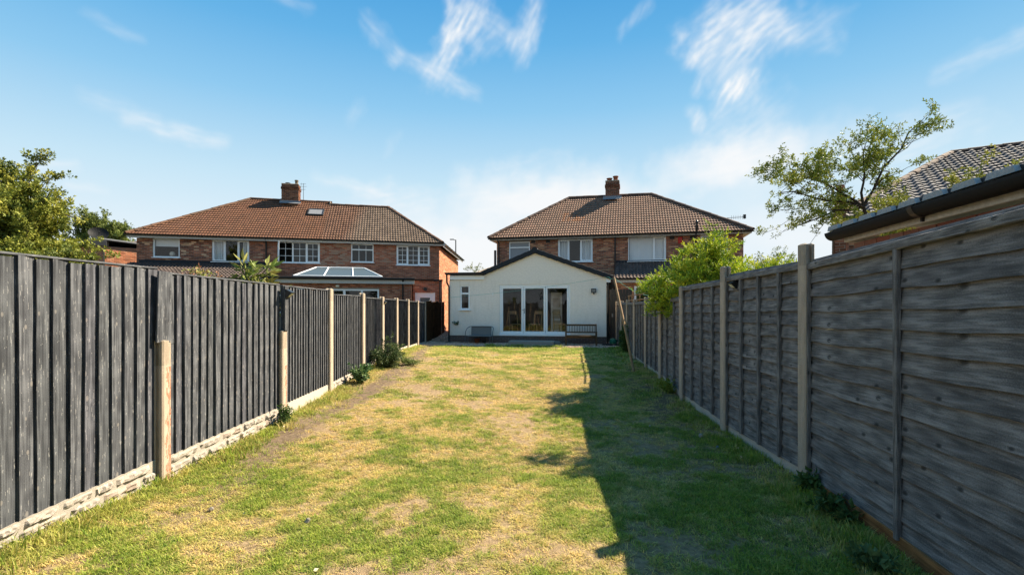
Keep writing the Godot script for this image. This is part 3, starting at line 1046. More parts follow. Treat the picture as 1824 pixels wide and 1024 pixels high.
func sprig(n: int, l: float, w: float, stem: float, spread := 0.9) -> ArrayMesh:
	# a twig end with n folded leaves along it
	var mb := MB.new()
	var r := RandomNumberGenerator.new()
	r.seed = n * 1000 + int(l * 1000)
	for i in n:
		var f := float(i) / maxi(1, n - 1)
		var base := Vector3(0, stem * f, 0)
		var a := i * 2.4 + r.randf_range(-0.5, 0.5)
		var el := lerpf(0.1, 1.1, f) + r.randf_range(-0.4, 0.4)
		var d := Vector3(cos(a) * cos(el), sin(el), sin(a) * cos(el))
		d = (d * spread + Vector3.UP * (1 - spread)).normalized()
		var s := d.cross(Vector3(r.randf_range(-1, 1), r.randf_range(0.2, 1), r.randf_range(-1, 1))).normalized()
		var up := s.cross(d).normalized()
		var ll := l * r.randf_range(0.7, 1.15)
		var ww := w * r.randf_range(0.8, 1.1)
		var k := r.randf_range(0.8, 1.2)
		var c := Color(k, k * r.randf_range(0.95, 1.05), k * 0.95)
		var m := base + d * ll * 0.45 - up * ll * 0.06
		var t := base + d * ll - up * ll * 0.12
		mb.tri(base, m + s * ww * 0.5 + up * ww * 0.15, t, up, c)
		mb.tri(base, t, m - s * ww * 0.5 + up * ww * 0.15, up, c)
	return mb.mesh()

func rand_basis(s: float) -> Basis:
	return (Basis(Vector3.UP, rf(0, TAU)) * Basis(Vector3.RIGHT, rf(-1.3, 1.3)) * Basis(Vector3.BACK, rf(-1.3, 1.3))).scaled(Vector3(s, s, s))

func in_ball() -> Vector3:
	while true:
		var p := Vector3(rf(-1, 1), rf(-1, 1), rf(-1, 1))
		if p.length() < 1.0:
			return p
	return Vector3.ZERO

func vine(mb: MB, a: Vector3, b: Vector3, r0: float, r1: float, sag: float, sides := 5) -> Array:
	var pts := []
	var rs := []
	var n := 5
	var l := (b - a).length()
	for i in n + 1:
		var f := float(i) / n
		var j := Vector3(rf(-1, 1), rf(-1, 1), rf(-1, 1)) * l * 0.035 * (1.0 if i > 0 and i < n else 0.0)
		pts.append(a.lerp(b, f) + j + Vector3.UP * sag * l * sin(PI * f))
		rs.append(lerpf(r0, r1, f))
	mb.tube(pts, rs, sides, Color.WHITE, false)
	return pts

func crown_tree(nm: String, label: String, cat: String, foot: Vector3, fork: Vector3, r0: float, blobs: Array, sp: Mesh, pal: Array, dens: float, size: float, group := "", limb_r := 0.4) -> Node3D:
	# blobs: [centre, radii, limbs]; from the fork a limb goes to points in each blob, and twigs with leaf sprigs sprout along its outer part
	var o := thing(nm, label, cat, foot, 0.0, group)
	var tr := MB.new()
	var trunk := vine(tr, Vector3.ZERO, fork - foot, r0, r0 * 0.6, 0.0, 9)
	part("trunk", tr, M.bark, o)
	var lb := MB.new()
	var buf := PackedFloat32Array()
	for b in blobs:
		var main := vine(lb, trunk[5], b[0] - foot, r0 * 0.5, r0 * 0.16, 0.04)
		for i in b[2]:
			var q := in_ball()
			q = q.normalized() * pow(q.length(), 0.6)
			var e: Vector3 = b[0] + q * b[1] - foot
			var st: Vector3 = main[2 + rng.randi() % 4]
			var pts := vine(lb, st, e, r0 * limb_r * rf(0.3, 0.5), r0 * 0.05, 0.05, 4)
			var l := (e - st).length()
			for k in int(5 + l * 3.0):
				var f := rf(0.3, 1.0)
				var p0: Vector3 = pts[int(f * 4.999)].lerp(pts[int(f * 4.999) + 1], f * 5.0 - int(f * 4.999))
				var dirn := (in_ball() * 0.9 + (e - st).normalized() * 0.5 + Vector3.UP * 0.15).normalized()
				var tl := rf(0.35, 0.9) * (b[1] as Vector3).length() * 0.28
				var p1 := p0 + dirn * tl
				if rng.randf() < 0.4:
					lb.tube([p0, p1], [r0 * 0.04, r0 * 0.015], 3, Color.WHITE, false)
				var tone: Color = pal[rng.randi() % pal.size()]
				for j in int(tl * dens * rf(0.6, 1.3) + 0.5):
					var g := rf(0.1, 1.05)
					var c := tone.lerp(pal[rng.randi() % pal.size()], 0.35)
					put(buf, rand_basis(size * rf(0.7, 1.25)), p0.lerp(p1, g) + in_ball() * tl * 0.16, c)
	part("limbs", lb, M.bark, o)
	scatter("crown", sp, M.leaf, buf, o)
	return o

func bush(nm: String, label: String, cat: String, at: Vector3, rad: Vector3, n: int, sp: Mesh, pal: Array, size: float, group := "") -> Node3D:
	# a low plant: stems from its foot and leaf sprigs through its volume
	var o := thing(nm, label, cat, at, 0.0, group)
	var st := MB.new()
	var buf := PackedFloat32Array()
	var tips := []
	for i in maxi(5, n / 40):
		var q := in_ball()
		q.y = absf(q.y)
		q = q.normalized() * rf(0.6, 1.0)
		var e := q * rad + Vector3(0, rad.y * 0.25, 0)
		vine(st, Vector3(q.x, 0, q.z) * 0.04, e, 0.008, 0.003, 0.08, 4)
		tips.append(e)
	for i in n:
		var e: Vector3 = tips[rng.randi() % tips.size()]
		var p := (e * rf(0.25, 1.05)) + in_ball() * rad * 0.28
		p.y = maxf(p.y, 0.01)
		put(buf, rand_basis(size * rf(0.6, 1.3)), p, (pal[rng.randi() % pal.size()] as Color).lerp(pal[rng.randi() % pal.size()], rng.randf()))
	part("stems", st, M.bark, o)
	scatter("foliage", sp, M.leaf, buf, o)
	return o

# ---------------------------------------------------------------- ground

const LH := [[-6.0, 0.0], [4.2, 0.0], [4.92, 0.02], [6.85, 0.17], [8.8, 0.22], [10.7, 0.34], [13.0, 0.38], [15.0, 0.36], [16.5, 0.31], [18.4, 0.26], [20.3, 0.2], [60.0, 0.2]]
const RH := [[-6.0, 0.0], [6.0, 0.0], [8.5, 0.07], [11.0, 0.19], [20.0, 0.2], [60.0, 0.2]]
const PATH := [[3.4, -2.55], [5.0, -2.62], [5.9, -2.75], [7.0, -2.7], [8.3, -2.5], [10.3, -2.42], [13.4, -2.5], [17.0, -2.9], [20.0, -3.0]]
var nz1 := FastNoiseLite.new()
var nz2 := FastNoiseLite.new()
var nz3 := FastNoiseLite.new()

func lut(t: Array, d: float) -> float:
	for i in t.size() - 1:
		if d <= t[i + 1][0]:
			return lerpf(t[i][1], t[i + 1][1], clampf((d - t[i][0]) / (t[i + 1][0] - t[i][0]), 0, 1))
	return t[-1][1]

func gy(x: float, d: float) -> float:
	var w := 1.0 - smoothstep(-3.3, 0.6, x)
	return lerpf(lut(RH, d), lut(LH, d), w) + 0.012 * nz2.get_noise_2d(x * 0.6, d * 0.6)

func fence_x(d: float, left: bool) -> float:
	if left:
		return lut([[2.6, -3.72], [4.92, -3.40], [6.85, -3.12], [8.78, -3.17], [10.7, -3.17], [12.6, -3.24], [14.6, -3.34], [16.5, -3.40], [18.4, -3.44], [20.3, -3.5], [29.0, -3.85]], d)
	return lut([[2.4, 2.56], [3.52, 2.69], [4.92, 2.87], [6.85, 2.90], [8.78, 2.98], [10.7, 3.17], [12.6, 3.36], [14.6, 3.56], [16.5, 3.78], [18.4, 4.0], [20.3, 4.22], [24.0, 4.6]], d)

func lawn_end(x: float) -> float:
	return 18.35 + 0.25 * nz2.get_noise_1d(x * 9.0) - 0.05 * x

func lawn(x: float, d: float) -> Array:
	# [how thickly grass grows 0..1, how green it is 0..1]
	var a := nz1.get_noise_2d(x, d) * 0.5 + 0.5
	var b := nz3.get_noise_2d(x, d) * 0.5 + 0.5
	var fine := nz2.get_noise_2d(x * 3.0, d * 3.0) * 0.5 + 0.5
	var green := clampf((a - 0.45) * 2.7 + (fine - 0.5) * 1.7 + 0.23, 0, 1)
	var cover := clampf(0.5 + (a - 0.4) * 2.1 + (b - 0.45) * 1.7 + (fine - 0.5) * 1.3, 0.03, 1)
	green = clampf(green + 0.24 * (1.0 - smoothstep(4.2, 7.0, d)) - 0.12 * smoothstep(6.5, 9.0, d) * (1.0 - smoothstep(12.5, 15.5, d)), 0, 1)
	var el := x - fence_x(d, true)
	var er := fence_x(d, false) - x
	if el < 0.85:
		var k := 1.0 - el / 0.85
		green = lerpf(green, 0.35 + 0.65 * a, k * 0.7)
		cover = maxf(cover, k * 0.95 * a * 1.5)
	if er < 2.1:
		green = clampf(green + 0.3 * (1.0 - er / 2.1), 0, 1)
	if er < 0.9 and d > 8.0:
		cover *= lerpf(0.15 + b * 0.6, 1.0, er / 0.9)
	if d > 15.5 and el > 1.0:
		green = clampf(green + (d - 15.5) * 0.22, 0, 1)
		cover = clampf(cover + (d - 15.5) * 0.12, 0, 1)
	var px := absf(x - lut(PATH, d) - 0.12 * nz2.get_noise_1d(d * 4.0))
	var on_path := (1.0 - smoothstep(0.08, 0.34, px)) * clampf(0.45 + (d - 4.0) * 0.25, 0, 1) * clampf(0.55 + b, 0, 1)
	cover *= 1.0 - 0.93 * on_path
	return [clampf(cover, 0.02, 1.0), green, on_path]

func make_ground() -> void:
	nz1.seed = 5; nz1.frequency = 0.95; nz1.fractal_octaves = 4
	nz2.seed = 8; nz2.frequency = 1.6; nz2.fractal_octaves = 3
	nz3.seed = 13; nz3.frequency = 0.33; nz3.fractal_octaves = 3
	var far := MB.new()
	far.quad(Vector3(-900, -0.08, 900), Vector3(900, -0.08, 900), Vector3(900, -0.08, -900), Vector3(-900, -0.08, -900), Vector3.UP, Color(0.12, 0.12, 0.06))
	struct("ground", far, M.soil)
	# the garden itself: earth under the lawn, gravel by the house
	var x0 := -4.6
	var x1 := 5.6
	var st := 0.06
	var nx := int((x1 - x0) / st)
	var d0 := -4.2
	var d1 := 31.0
	var nd := int((d1 - d0) / st)
	var v := PackedVector3Array()
	var c := PackedColorArray()
	var ix := PackedInt32Array()
	v.resize((nx + 1) * (nd + 1))
	c.resize(v.size())
	for j in nd + 1:
		var d := d0 + st * j
		for i in nx + 1:
			var x := x0 + st * i
			var l := lawn(x, d)
			var f := nz2.get_noise_2d(x * 7.0, d * 7.0) * 0.5 + 0.5
			var y := gy(x, d) + 0.02 * (f - 0.5)
			var col := Color(0.38, 0.25, 0.14).lerp(Color(0.6, 0.44, 0.25), f)
			if d > lawn_end(x):
				col = Color(0.3, 0.215, 0.155).lerp(Color(0.45, 0.34, 0.25), f)
			else:
				col = col.lerp(Color(0.44, 0.33, 0.14).lerp(Color(0.15, 0.2, 0.04), l[1]), l[0] * 0.7)
			col = col.lerp(Color(0.2, 0.14, 0.095).lerp(Color(0.3, 0.22, 0.15), f), l[2] * 0.85)
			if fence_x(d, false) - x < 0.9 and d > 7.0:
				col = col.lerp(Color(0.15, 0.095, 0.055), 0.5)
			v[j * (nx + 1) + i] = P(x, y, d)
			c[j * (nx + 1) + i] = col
	for j in nd:
		for i in nx:
			var k := j * (nx + 1) + i
			ix.append_array(PackedInt32Array([k, k + nx + 1, k + 1, k + 1, k + nx + 1, k + nx + 2]))
	var nn := PackedVector3Array()
	nn.resize(v.size())
	for j in nd + 1:
		for i in nx + 1:
			var a := v[j * (nx + 1) + maxi(i - 1, 0)]
			var b := v[j * (nx + 1) + mini(i + 1, nx)]
			var e := v[maxi(j - 1, 0) * (nx + 1) + i]
			var g := v[mini(j + 1, nd) * (nx + 1) + i]
			nn[j * (nx + 1) + i] = (b - a).cross(g - e).normalized()
	var ar := []
	ar.resize(Mesh.ARRAY_MAX)
	ar[Mesh.ARRAY_VERTEX] = v
	ar[Mesh.ARRAY_NORMAL] = nn
	ar[Mesh.ARRAY_COLOR] = c
	ar[Mesh.ARRAY_INDEX] = ix
	var me := ArrayMesh.new()
	me.add_surface_from_arrays(Mesh.PRIMITIVE_TRIANGLES, ar)
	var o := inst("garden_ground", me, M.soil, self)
	o.set_meta("kind", "structure")
	o.set_meta("label", "garden earth of the lawn with worn bare patches and a trodden path")

func blade_clump(n: int, w: float, reach: float, sd: int) -> ArrayMesh:
	# n bent blades, unit height
	var mb := MB.new()
	var r := RandomNumberGenerator.new()
	r.seed = sd
	for i in n:
		var p := Vector3(r.randf_range(-1, 1), 0, r.randf_range(-1, 1)) * reach
		var a := r.randf_range(0, TAU)
		var lean := r.randf_range(0.2, 1.1) * reach * 1.1
		var h := r.randf_range(0.45, 1.0)
		var d := Vector3(cos(a), 0, sin(a))
		var s := Vector3(-sin(a), 0, cos(a)) * w * r.randf_range(0.7, 1.2) * 0.5
		var m := p + d * lean * 0.35 + Vector3.UP * h * 0.6
		var t := p + d * lean + Vector3.UP * h
		var k := r.randf_range(0.75, 1.25)
		var c := Color(k, k, k)
		mb.quad(p - s, p + s, m + s * 0.8, m - s * 0.8, d + Vector3.UP, c)
		mb.tri(m - s * 0.8, m + s * 0.8, t, d + Vector3.UP, c)
	return mb.mesh()

func grass_colour(green: float) -> Color:
	var straw := Color(0.7, 0.48, 0.22).lerp(Color(0.56, 0.46, 0.15), rng.randf())
	var fresh := Color(0.11, 0.185, 0.028).lerp(Color(0.32, 0.385, 0.05), rng.randf())
	var k := rf(0.75, 1.2)
	var c := straw.lerp(fresh, clampf(green + rf(-0.38, 0.38), 0, 1))
	return Color(c.r * k, c.g * k, c.b * k)

func make_lawn() -> void:
	var near := blade_clump(10, 0.0055, 0.042, 3)
	var mid := blade_clump(11, 0.008, 0.062, 4)
	var wide := blade_clump(10, 0.015, 0.1, 5)
	var bufs := [PackedFloat32Array(), PackedFloat32Array(), PackedFloat32Array()]
	# [from, to, clumps per square metre, which, height]
	for z in [[2.2, 5.2, 2300, 0, 0.025], [5.2, 8.5, 1300, 0, 0.028], [8.5, 13.0, 520, 1, 0.032], [13.0, 18.9, 270, 2, 0.036]]:
		var n := int((z[1] - z[0]) * 6.6 * z[2])
		for i in n:
			var d := rf(z[0], z[1])
			var x := rf(-3.55, 3.9)
			if x < fence_x(d, true) + 0.05 or x > fence_x(d, false) - 0.04 or d > lawn_end(x) or absf(x) > d * 1.04 + 0.3:
				continue
			var l := lawn(x, d)
			if rng.randf() > l[0] * 1.15:
				continue
			var el := x - fence_x(d, true)
			var h: float = z[4] * rf(0.6, 1.3) * (0.6 + 0.5 * l[1] + 0.5 * clampf(nz2.get_noise_2d(x * 5.0, d * 5.0) + 0.2, -0.2, 1))
			if el < 0.5:
				h *= 1.0 + (1.0 - el / 0.5) * rf(0.0, 1.4)
			if fence_x(d, false) - x < 0.45:
				h *= rf(1.0, 2.4)
			var b := Basis(Vector3.UP, rf(0, TAU)) * Basis(Vector3.RIGHT, rf(-0.25, 0.25))
			b = b * Basis.from_scale(Vector3(1, h, 1) * rf(0.85, 1.2))
			put(bufs[z[3]], b, P(x, gy(x, d) - 0.004, d), grass_colour(l[1]))
	var names := ["grass", "grass", "grass"]
	var labels := ["short dry lawn grass at the near end of the garden", "lawn grass across the middle of the garden", "brighter lawn grass towards the white extension"]
	for i in 3:
		var o := scatter(numbered("grass"), [near, mid, wide][i], M.grass, bufs[i], self)
		tag(o, labels[i], "grass")
	# uncut tufts against the fences
	var tuft := blade_clump(26, 0.006, 0.07, 9)
	var tb := PackedFloat32Array()
	for i in 620:
		var left := rng.randf() < 0.68
		var d := rf(2.4, 9.0) if rng.randf() < 0.7 else rf(9.0, 18.0)
		var x := fence_x(d, left) + (0.07 + absf(rng.randfn(0, 0.16)) if left else -0.08 - absf(rng.randfn(0, 0.12)))
		if nz1.get_noise_2d(x * 0.7, d * 0.9 + 30.0) < -0.12:
			continue
		var h := rf(0.05, 0.13) * (1.0 if left else 0.8)
		put(tb, Basis(Vector3.UP, rf(0, TAU)) * Basis.from_scale(Vector3(rf(0.8, 1.6), h, rf(0.8, 1.6))), P(x, gy(x, d) - 0.005, d), grass_colour(rf(0.4, 1.0)))
	for i in 60:   # the fringe in front of the step
		var x := rf(-0.9, 1.9)
		put(tb, Basis(Vector3.UP, rf(0, TAU)) * Basis.from_scale(Vector3(2, rf(0.08, 0.15), 2)), P(x, gy(x, 18.6), 18.75 - 0.12 * x + rf(-0.25, 0.15)), grass_colour(rf(0.8, 1.1)))
	tag(scatter(numbered("grass_tufts"), tuft, M.grass, tb, self), "uncut grass tufts along the feet of both fences", "grass")
	# dry leaves and straw lying about
	var lf := sprig(1, 0.05, 0.03, 0.0)
	var lb := PackedFloat32Array()
	for i in 260:
		var d := rf(2.6, 17.0)
		var x := rf(-3.2, 3.4)
		if x < fence_x(d, true) + 0.1 or x > fence_x(d, false) - 0.1 or (rng.randf() < 0.5 and fence_x(d, false) - x > 1.2):
			continue
		put(lb, rand_basis(rf(0.5, 1.0)), P(x, gy(x, d) + 0.025, d), Color(0.45, 0.3, 0.15).lerp(Color(0.7, 0.6, 0.42), rng.randf()))
	tag(scatter(numbered("fallen_leaves"), lf, M.leaf, lb, self), "dry fallen leaves scattered over the lawn", "leaves")
	# gravel between lawn and house and down the side passage
	var pb := MB.new()
	pb.bbox(Vector3.ZERO, Vector3(1, 0.6, 0.8), 0.22)
	var gb := PackedFloat32Array()
	var pal := [Color(0.72, 0.5, 0.34), Color(0.55, 0.37, 0.27), Color(0.85, 0.7, 0.56), Color(0.4, 0.26, 0.19), Color(0.74, 0.5, 0.39)]
	for i in 16000:
		var x := rf(-3.6, 4.4)
		var d := rf(18.0, 21.2)
		if i % 4 == 0:
			x = rf(-3.9, -2.4)
			d = rf(19.5, 29.0)
		if d < lawn_end(x) - rf(0, 0.12):
			continue
		put(gb, rand_basis(rf(0.018, 0.042)), P(x, gy(x, d) + rf(0.0, 0.014), d), pal[rng.randi() % 5])
	tag(scatter(numbered("gravel"), pb.mesh(), M.pebble, gb, self), "brown gravel strip between the lawn and the white extension", "gravel")

# ---------------------------------------------------------------- buildings

const BRICK_R := [Color(0.442, 0.160, 0.085), Color(0.512, 0.190, 0.100), Color(0.371, 0.129, 0.071), Color(0.583, 0.258, 0.135), Color(0.300, 0.114, 0.071), Color(0.654, 0.335, 0.185)]
const BRICK_L := [Color(0.354, 0.129, 0.071), Color(0.425, 0.152, 0.085), Color(0.283, 0.107, 0.064), Color(0.495, 0.190, 0.107), Color(0.231, 0.091, 0.064), Color(0.795, 0.473, 0.284)]
const BRICK_O := [Color(0.617, 0.231, 0.114), Color(0.671, 0.272, 0.140), Color(0.537, 0.196, 0.097), Color(0.711, 0.323, 0.183)]

func chimney(o: Node3D, c: Vector3, s: Vector2, h: float, pots: Array, pal: Array) -> void:
	# a square stack of bricks with an oversailing course, a mortar cap, pots and a lead apron at its foot
	var mb := MB.new()
	mb.box(c + Vector3(0, h / 2, 0), Vector3(s.x - 0.012, h, s.y - 0.012))
	var st := part("chimney", mb, M.mortar, o)
	var bk := MB.new()
	for f in [[Basis(), s.x, s.y], [Basis(Vector3.UP, PI / 2), s.y, s.x], [Basis(Vector3.UP, -PI / 2), s.y, s.x]]:
		for r in brick_cells(-f[1] / 2, f[1] / 2, 0, h, []):
			var t := MB.new()
			one_brick(t, r, f[2] / 2 - 0.01, f[2] / 2 + 0.006 + (0.035 if r.position.y > h - 0.31 and r.position.y < h - 0.16 else 0.0), pick(pal))
			for i in t.v.size():
				t.v[i] = c + f[0] * t.v[i]
				t.n[i] = f[0] * t.n[i]
			var k := bk.v.size()
			bk.v.append_array(t.v); bk.n.append_array(t.n); bk.u.append_array(t.u); bk.c.append_array(t.c)
			for i in t.ix:
				bk.ix.append(i + k)
	part("bricks", bk, M.brick, st).set_meta("kind", "stuff")
	var cap := MB.new()
	cap.bbox(c + Vector3(0, h + 0.03, 0), Vector3(s.x + 0.03, 0.06, s.y + 0.03), 0.025, Color(0.45, 0.38, 0.3))
	part("cap", cap, M.stone, st)
	for p in pots:
		var pm := MB.new()
		pm.lathe(c + Vector3(p[0], h + 0.05, 0), [Vector2(p[1] * 0.95, 0), Vector2(p[1] * 0.85, p[2] * 0.75), Vector2(p[1] * 1.1, p[2] * 0.8), Vector2(p[1] * 1.1, p[2]), Vector2(p[1] * 0.8, p[2]), Vector2(p[1] * 0.7, p[2] * 0.5)], 14)
		part("chimney_pot", pm, p[3], st)

func apron(o: Node3D, a: Vector3, b: Vector3, down: Vector3, n: Vector3) -> void:
	var mb := MB.new()
	mb.quad(a + n * 0.06, b + n * 0.06, b + down + n * 0.055, a + down + n * 0.055, n)
	mb.quad(a + n * 0.058, b + n * 0.058, b + Vector3(0, 0.15, 0), a + Vector3(0, 0.15, 0), Vector3.BACK)
	part("lead_flashing", mb, M.lead, o)

func brown_tile(dark: float) -> Callable:
	return func(s: float, t: float) -> Color:
		var k := rf(0.8, 1.2) * dark
		var c := Color(0.255, 0.15, 0.1).lerp(Color(0.2, 0.135, 0.1), rng.randf())
		return Color(c.r * k, c.g * k, c.b * k)

func right_house() -> void:
	var o := thing("brick_house", "semi-detached brick house behind the white extension, with two terracotta chimney pots", "house", P(-0.78, 0, 26.22), deg_to_rad(-13.1))
	var W := 11.75
	var wins := [Rect2(0.65, 3.9, 1.08, 1.06), Rect2(3.16, 3.88, 1.71, 1.12), Rect2(6.57, 3.86, 1.76, 1.18), Rect2(9.88, 3.95, 1.2, 1.08)]
	brick_wall(o, Transform3D(), 0, W, -0.1, 5.02, 2.0, wins, BRICK_R)
	brick_wall(o, Transform3D(Basis(Vector3.UP, -PI / 2), Vector3(0, 0, -7.5)), 0, 7.25, -0.1, 5.02, 2.6, [], BRICK_R)
	brick_wall(o, Transform3D(Basis(Vector3.UP, PI / 2), Vector3(W, 0, -0.25)), 0, 7.25, -0.1, 5.02, 2.6, [], BRICK_R)
	brick_wall(o, Transform3D(Basis(Vector3.UP, PI), Vector3(W, 0, -7.5)), 0, W, -0.1, 5.02, 4.9, [], BRICK_R)
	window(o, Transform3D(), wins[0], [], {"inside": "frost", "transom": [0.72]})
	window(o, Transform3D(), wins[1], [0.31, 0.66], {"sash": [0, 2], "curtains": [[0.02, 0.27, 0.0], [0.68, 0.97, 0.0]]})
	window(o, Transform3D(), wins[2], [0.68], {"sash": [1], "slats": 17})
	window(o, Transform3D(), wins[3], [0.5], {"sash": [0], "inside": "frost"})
	# soffit and fascia
	var so := MB.new()
	so.box(Vector3(W / 2, 5.04, 0.15), Vector3(W + 0.6, 0.03, 0.3))
	so.bbox(Vector3(W / 2, 5.09, 0.3), Vector3(W + 0.6, 0.16, 0.02), 0.004)
	for x in [-0.15, W + 0.15]:
		so.box(Vector3(x, 5.041, -3.75), Vector3(0.3, 0.03, 7.7))
	part("fascia", so, M.fascia, o)
	gutter(o, Vector3(-0.36, 5.12, 0.37), Vector3(W + 0.36, 5.12, 0.37), 0.06, M.black)
	var ez := 0.33
	var ey := 5.14
	var rz := -3.9
	var ry := 7.86
	var run := ez - rz
	var sl := Vector2(run, ry - ey).length()
	var et := Vector3(0, ry - ey, -run) / sl
	var xa := -0.34
	var xb := W + 0.34
	var rf0 := 3.25
	var rf1 := 7.8
	var tl := MB.new()
	var nzt := FastNoiseLite.new()
	nzt.seed = 4
	nzt.frequency = 0.35
	tile_field(tl, Vector3(0, ey, ez), Vector3.RIGHT, et, [Vector2(xa, 0), Vector2(xb, 0), Vector2(rf1, sl), Vector2(rf0, sl)], 0.128, 0.285, 0.02, func(s: float, t: float) -> Color:
		var k := rf(0.87, 1.11)
		var c := Color(0.33, 0.19, 0.13).lerp(Color(0.27, 0.17, 0.12), rng.randf())
		if Vector2(s - 3.6, (t - 2.1) * 1.2).length() < 0.75 and rng.randf() < 0.55:
			c = c.lerp(Color(0.42, 0.17, 0.07), 0.7)
		k *= 1.0 + 0.15 * nzt.get_noise_2d(s, t)
		return Color(c.r * k, c.g * k, c.b * k))
	var roof := part("roof", tl, M.tile, o)
	roof.set_meta("kind", "stuff")
	for side in [[xa, rf0, -1.0], [xb, rf1, 1.0]]:   # the hipped ends
		var rn := absf(side[1] - side[0])
		var l := Vector2(rn, ry - ey).length()
		var hm := MB.new()
		tile_field(hm, Vector3(side[0], ey, rz), Vector3.BACK, Vector3(-side[2] * rn, ry - ey, 0) / l, [Vector2(-run, 0), Vector2(run, 0), Vector2(0, l)], 0.15, 0.29, 0.035, brown_tile(0.9))
		part("hip_end", hm, M.tile, o).set_meta("kind", "stuff")
	var bm := MB.new()
	bm.quad(Vector3(xa, ey, rz - run), Vector3(xb, ey, rz - run), Vector3(rf1, ry, rz), Vector3(rf0, ry, rz), Vector3(0, 1, -1), Color(0.2, 0.13, 0.1))
	part("rear_slope", bm, M.tile, o)
	var rc := [Color(0.16, 0.1, 0.075), Color(0.2, 0.125, 0.09), Color(0.13, 0.085, 0.07)]
	ridge_run(o, Vector3(rf0, ry + 0.0, rz), Vector3(rf1, ry, rz), 0.13, rc, Vector3.UP)
	ridge_run(o, Vector3(xa, ey + 0.02, ez), Vector3(rf0, ry, rz), 0.13, rc, Vector3.UP)
	ridge_run(o, Vector3(xb, ey + 0.02, ez), Vector3(rf1, ry, rz), 0.13, rc, Vector3.UP)
	chimney(o, Vector3(5.7, 7.3, -3.75), Vector2(0.74, 0.74), 1.28, [[-0.17, 0.15, 0.2, M.terracotta], [0.17, 0.14, 0.3, M.terracotta]], [Color(0.19, 0.075, 0.045), Color(0.23, 0.09, 0.05), Color(0.15, 0.06, 0.04)])
	apron(o, Vector3(5.2, 7.62, -3.37), Vector3(6.2, 7.62, -3.37), et * -0.2, Vector3(0, run, ry - ey).normalized())
	# pipes, alarm box, the soil pipe that rises past the gutter
	pipe(o, [Vector3(5.95, 5.1, 0.3), Vector3(5.95, 4.95, 0.07), Vector3(5.95, 0.2, 0.07)], 0.038, M.black)
	pipe(o, [Vector3(0.12, 5.06, 0.3), Vector3(0.12, 4.9, 0.06), Vector3(0.12, 3.0, 0.06)], 0.035, M.dark)
	pipe(o, [Vector3(-0.08, 4.55, 0.02), Vector3(-0.08, 2.5, 0.02)], 0.06, M.black)
	pipe(o, [Vector3(9.62, 2.6, 0.1), Vector3(9.62, 4.9, 0.1), Vector3(9.66, 5.2, 0.46), Vector3(9.66, 5.5, 0.46)], 0.055, M.black, "soil_pipe")
	var cg := MB.new()
	cg.lathe(Vector3(9.66, 5.5, 0.46), [Vector2(0.05, 0), Vector2(0.075, 0.04), Vector2(0.07, 0.1), Vector2(0.03, 0.16), Vector2(0.0, 0.17)], 10)
	part("vent_cowl", cg, M.black, o)
	var al := MB.new()
	al.bbox(Vector3(8.97, 4.8, 0.05), Vector3(0.2, 0.32, 0.09), 0.03)
	part("alarm_box", al, M.red, o)
	for x in [1.9, 2.65, 8.6, 9.5]:
		var vb := MB.new()
		vb.box(Vector3(x, 4.93, 0.008), Vector3(0.21, 0.13, 0.02))
		part("air_brick", vb, M.dark, o)
	# rear lean-to of the right-hand half
	var lw := [Rect2(6.84, 0.9, 1.02, 1.68)]
	brick_wall(o, Transform3D(Basis(), Vector3(0, 0, 2.2)), 6.05, 11.4, 0.0, 2.72, 1.6, lw, BRICK_R)
	brick_wall(o, Transform3D(Basis(Vector3.UP, -PI / 2), Vector3(6.05, 0, 0.0)), 0.01, 1.94, 0.0, 2.8, 1.6, [], BRICK_R)
	window(o, Transform3D(Basis(), Vector3(0, 0, 2.2)), lw[0], [], {"frame": 0.09})
	var lt := MB.new()
	var le := Vector3(0, 3.78 - 2.9, -2.42)
	tile_field(lt, Vector3(0, 2.9, 2.45), Vector3.RIGHT, le.normalized(), [Vector2(5.98, 0), Vector2(11.5, 0), Vector2(11.5, le.length()), Vector2(5.98, le.length())], 0.15, 0.3, 0.04, func(_s: float, _t: float) -> Color:
		var k := rf(0.75, 1.2)
		return Color(0.2 * k, 0.145 * k, 0.125 * k))
	part("lean_to_roof", lt, M.tile, o).set_meta("kind", "stuff")
	var fl := MB.new()
	fl.box(Vector3(8.75, 3.8, 0.03), Vector3(5.5, 0.2, 0.025))
	part("lead_flashing", fl, M.anthracite, o)
	var lf := MB.new()
	lf.bbox(Vector3(8.72, 2.8, 2.42), Vector3(5.5, 0.14, 0.02), 0.004)
	lf.box(Vector3(8.72, 2.74, 2.3), Vector3(5.5, 0.02, 0.22))
	part("fascia", lf, M.fascia, o)
	gutter(o, Vector3(6.0, 2.9, 2.49), Vector3(11.5, 2.9, 2.49), 0.055, M.black)
	# aerial on the far slope
	var ae := MB.new()
	ae.tube([Vector3(11.35, 5.4, -1.5), Vector3(11.35, 6.02, -1.5)], [0.015, 0.015], 6)
	ae.tube([Vector3(10.9, 6.0, -1.45), Vector3(12.15, 6.04, -1.5)], [0.012, 0.012], 6)
	for i in 7:
		ae.tube([Vector3(11.5 + i * 0.1, 5.93, -1.48), Vector3(11.5 + i * 0.1, 6.13, -1.48)], [0.006, 0.006], 4)
	ae.box(Vector3(12.1, 6.06, -1.5), Vector3(0.12, 0.2, 0.06))
	var at := solo("television_aerial", ae, M.dark, "thin dark television aerial above the right hip of the roof with two chimney pots", "aerial")
	at.transform = o.transform * at.transform

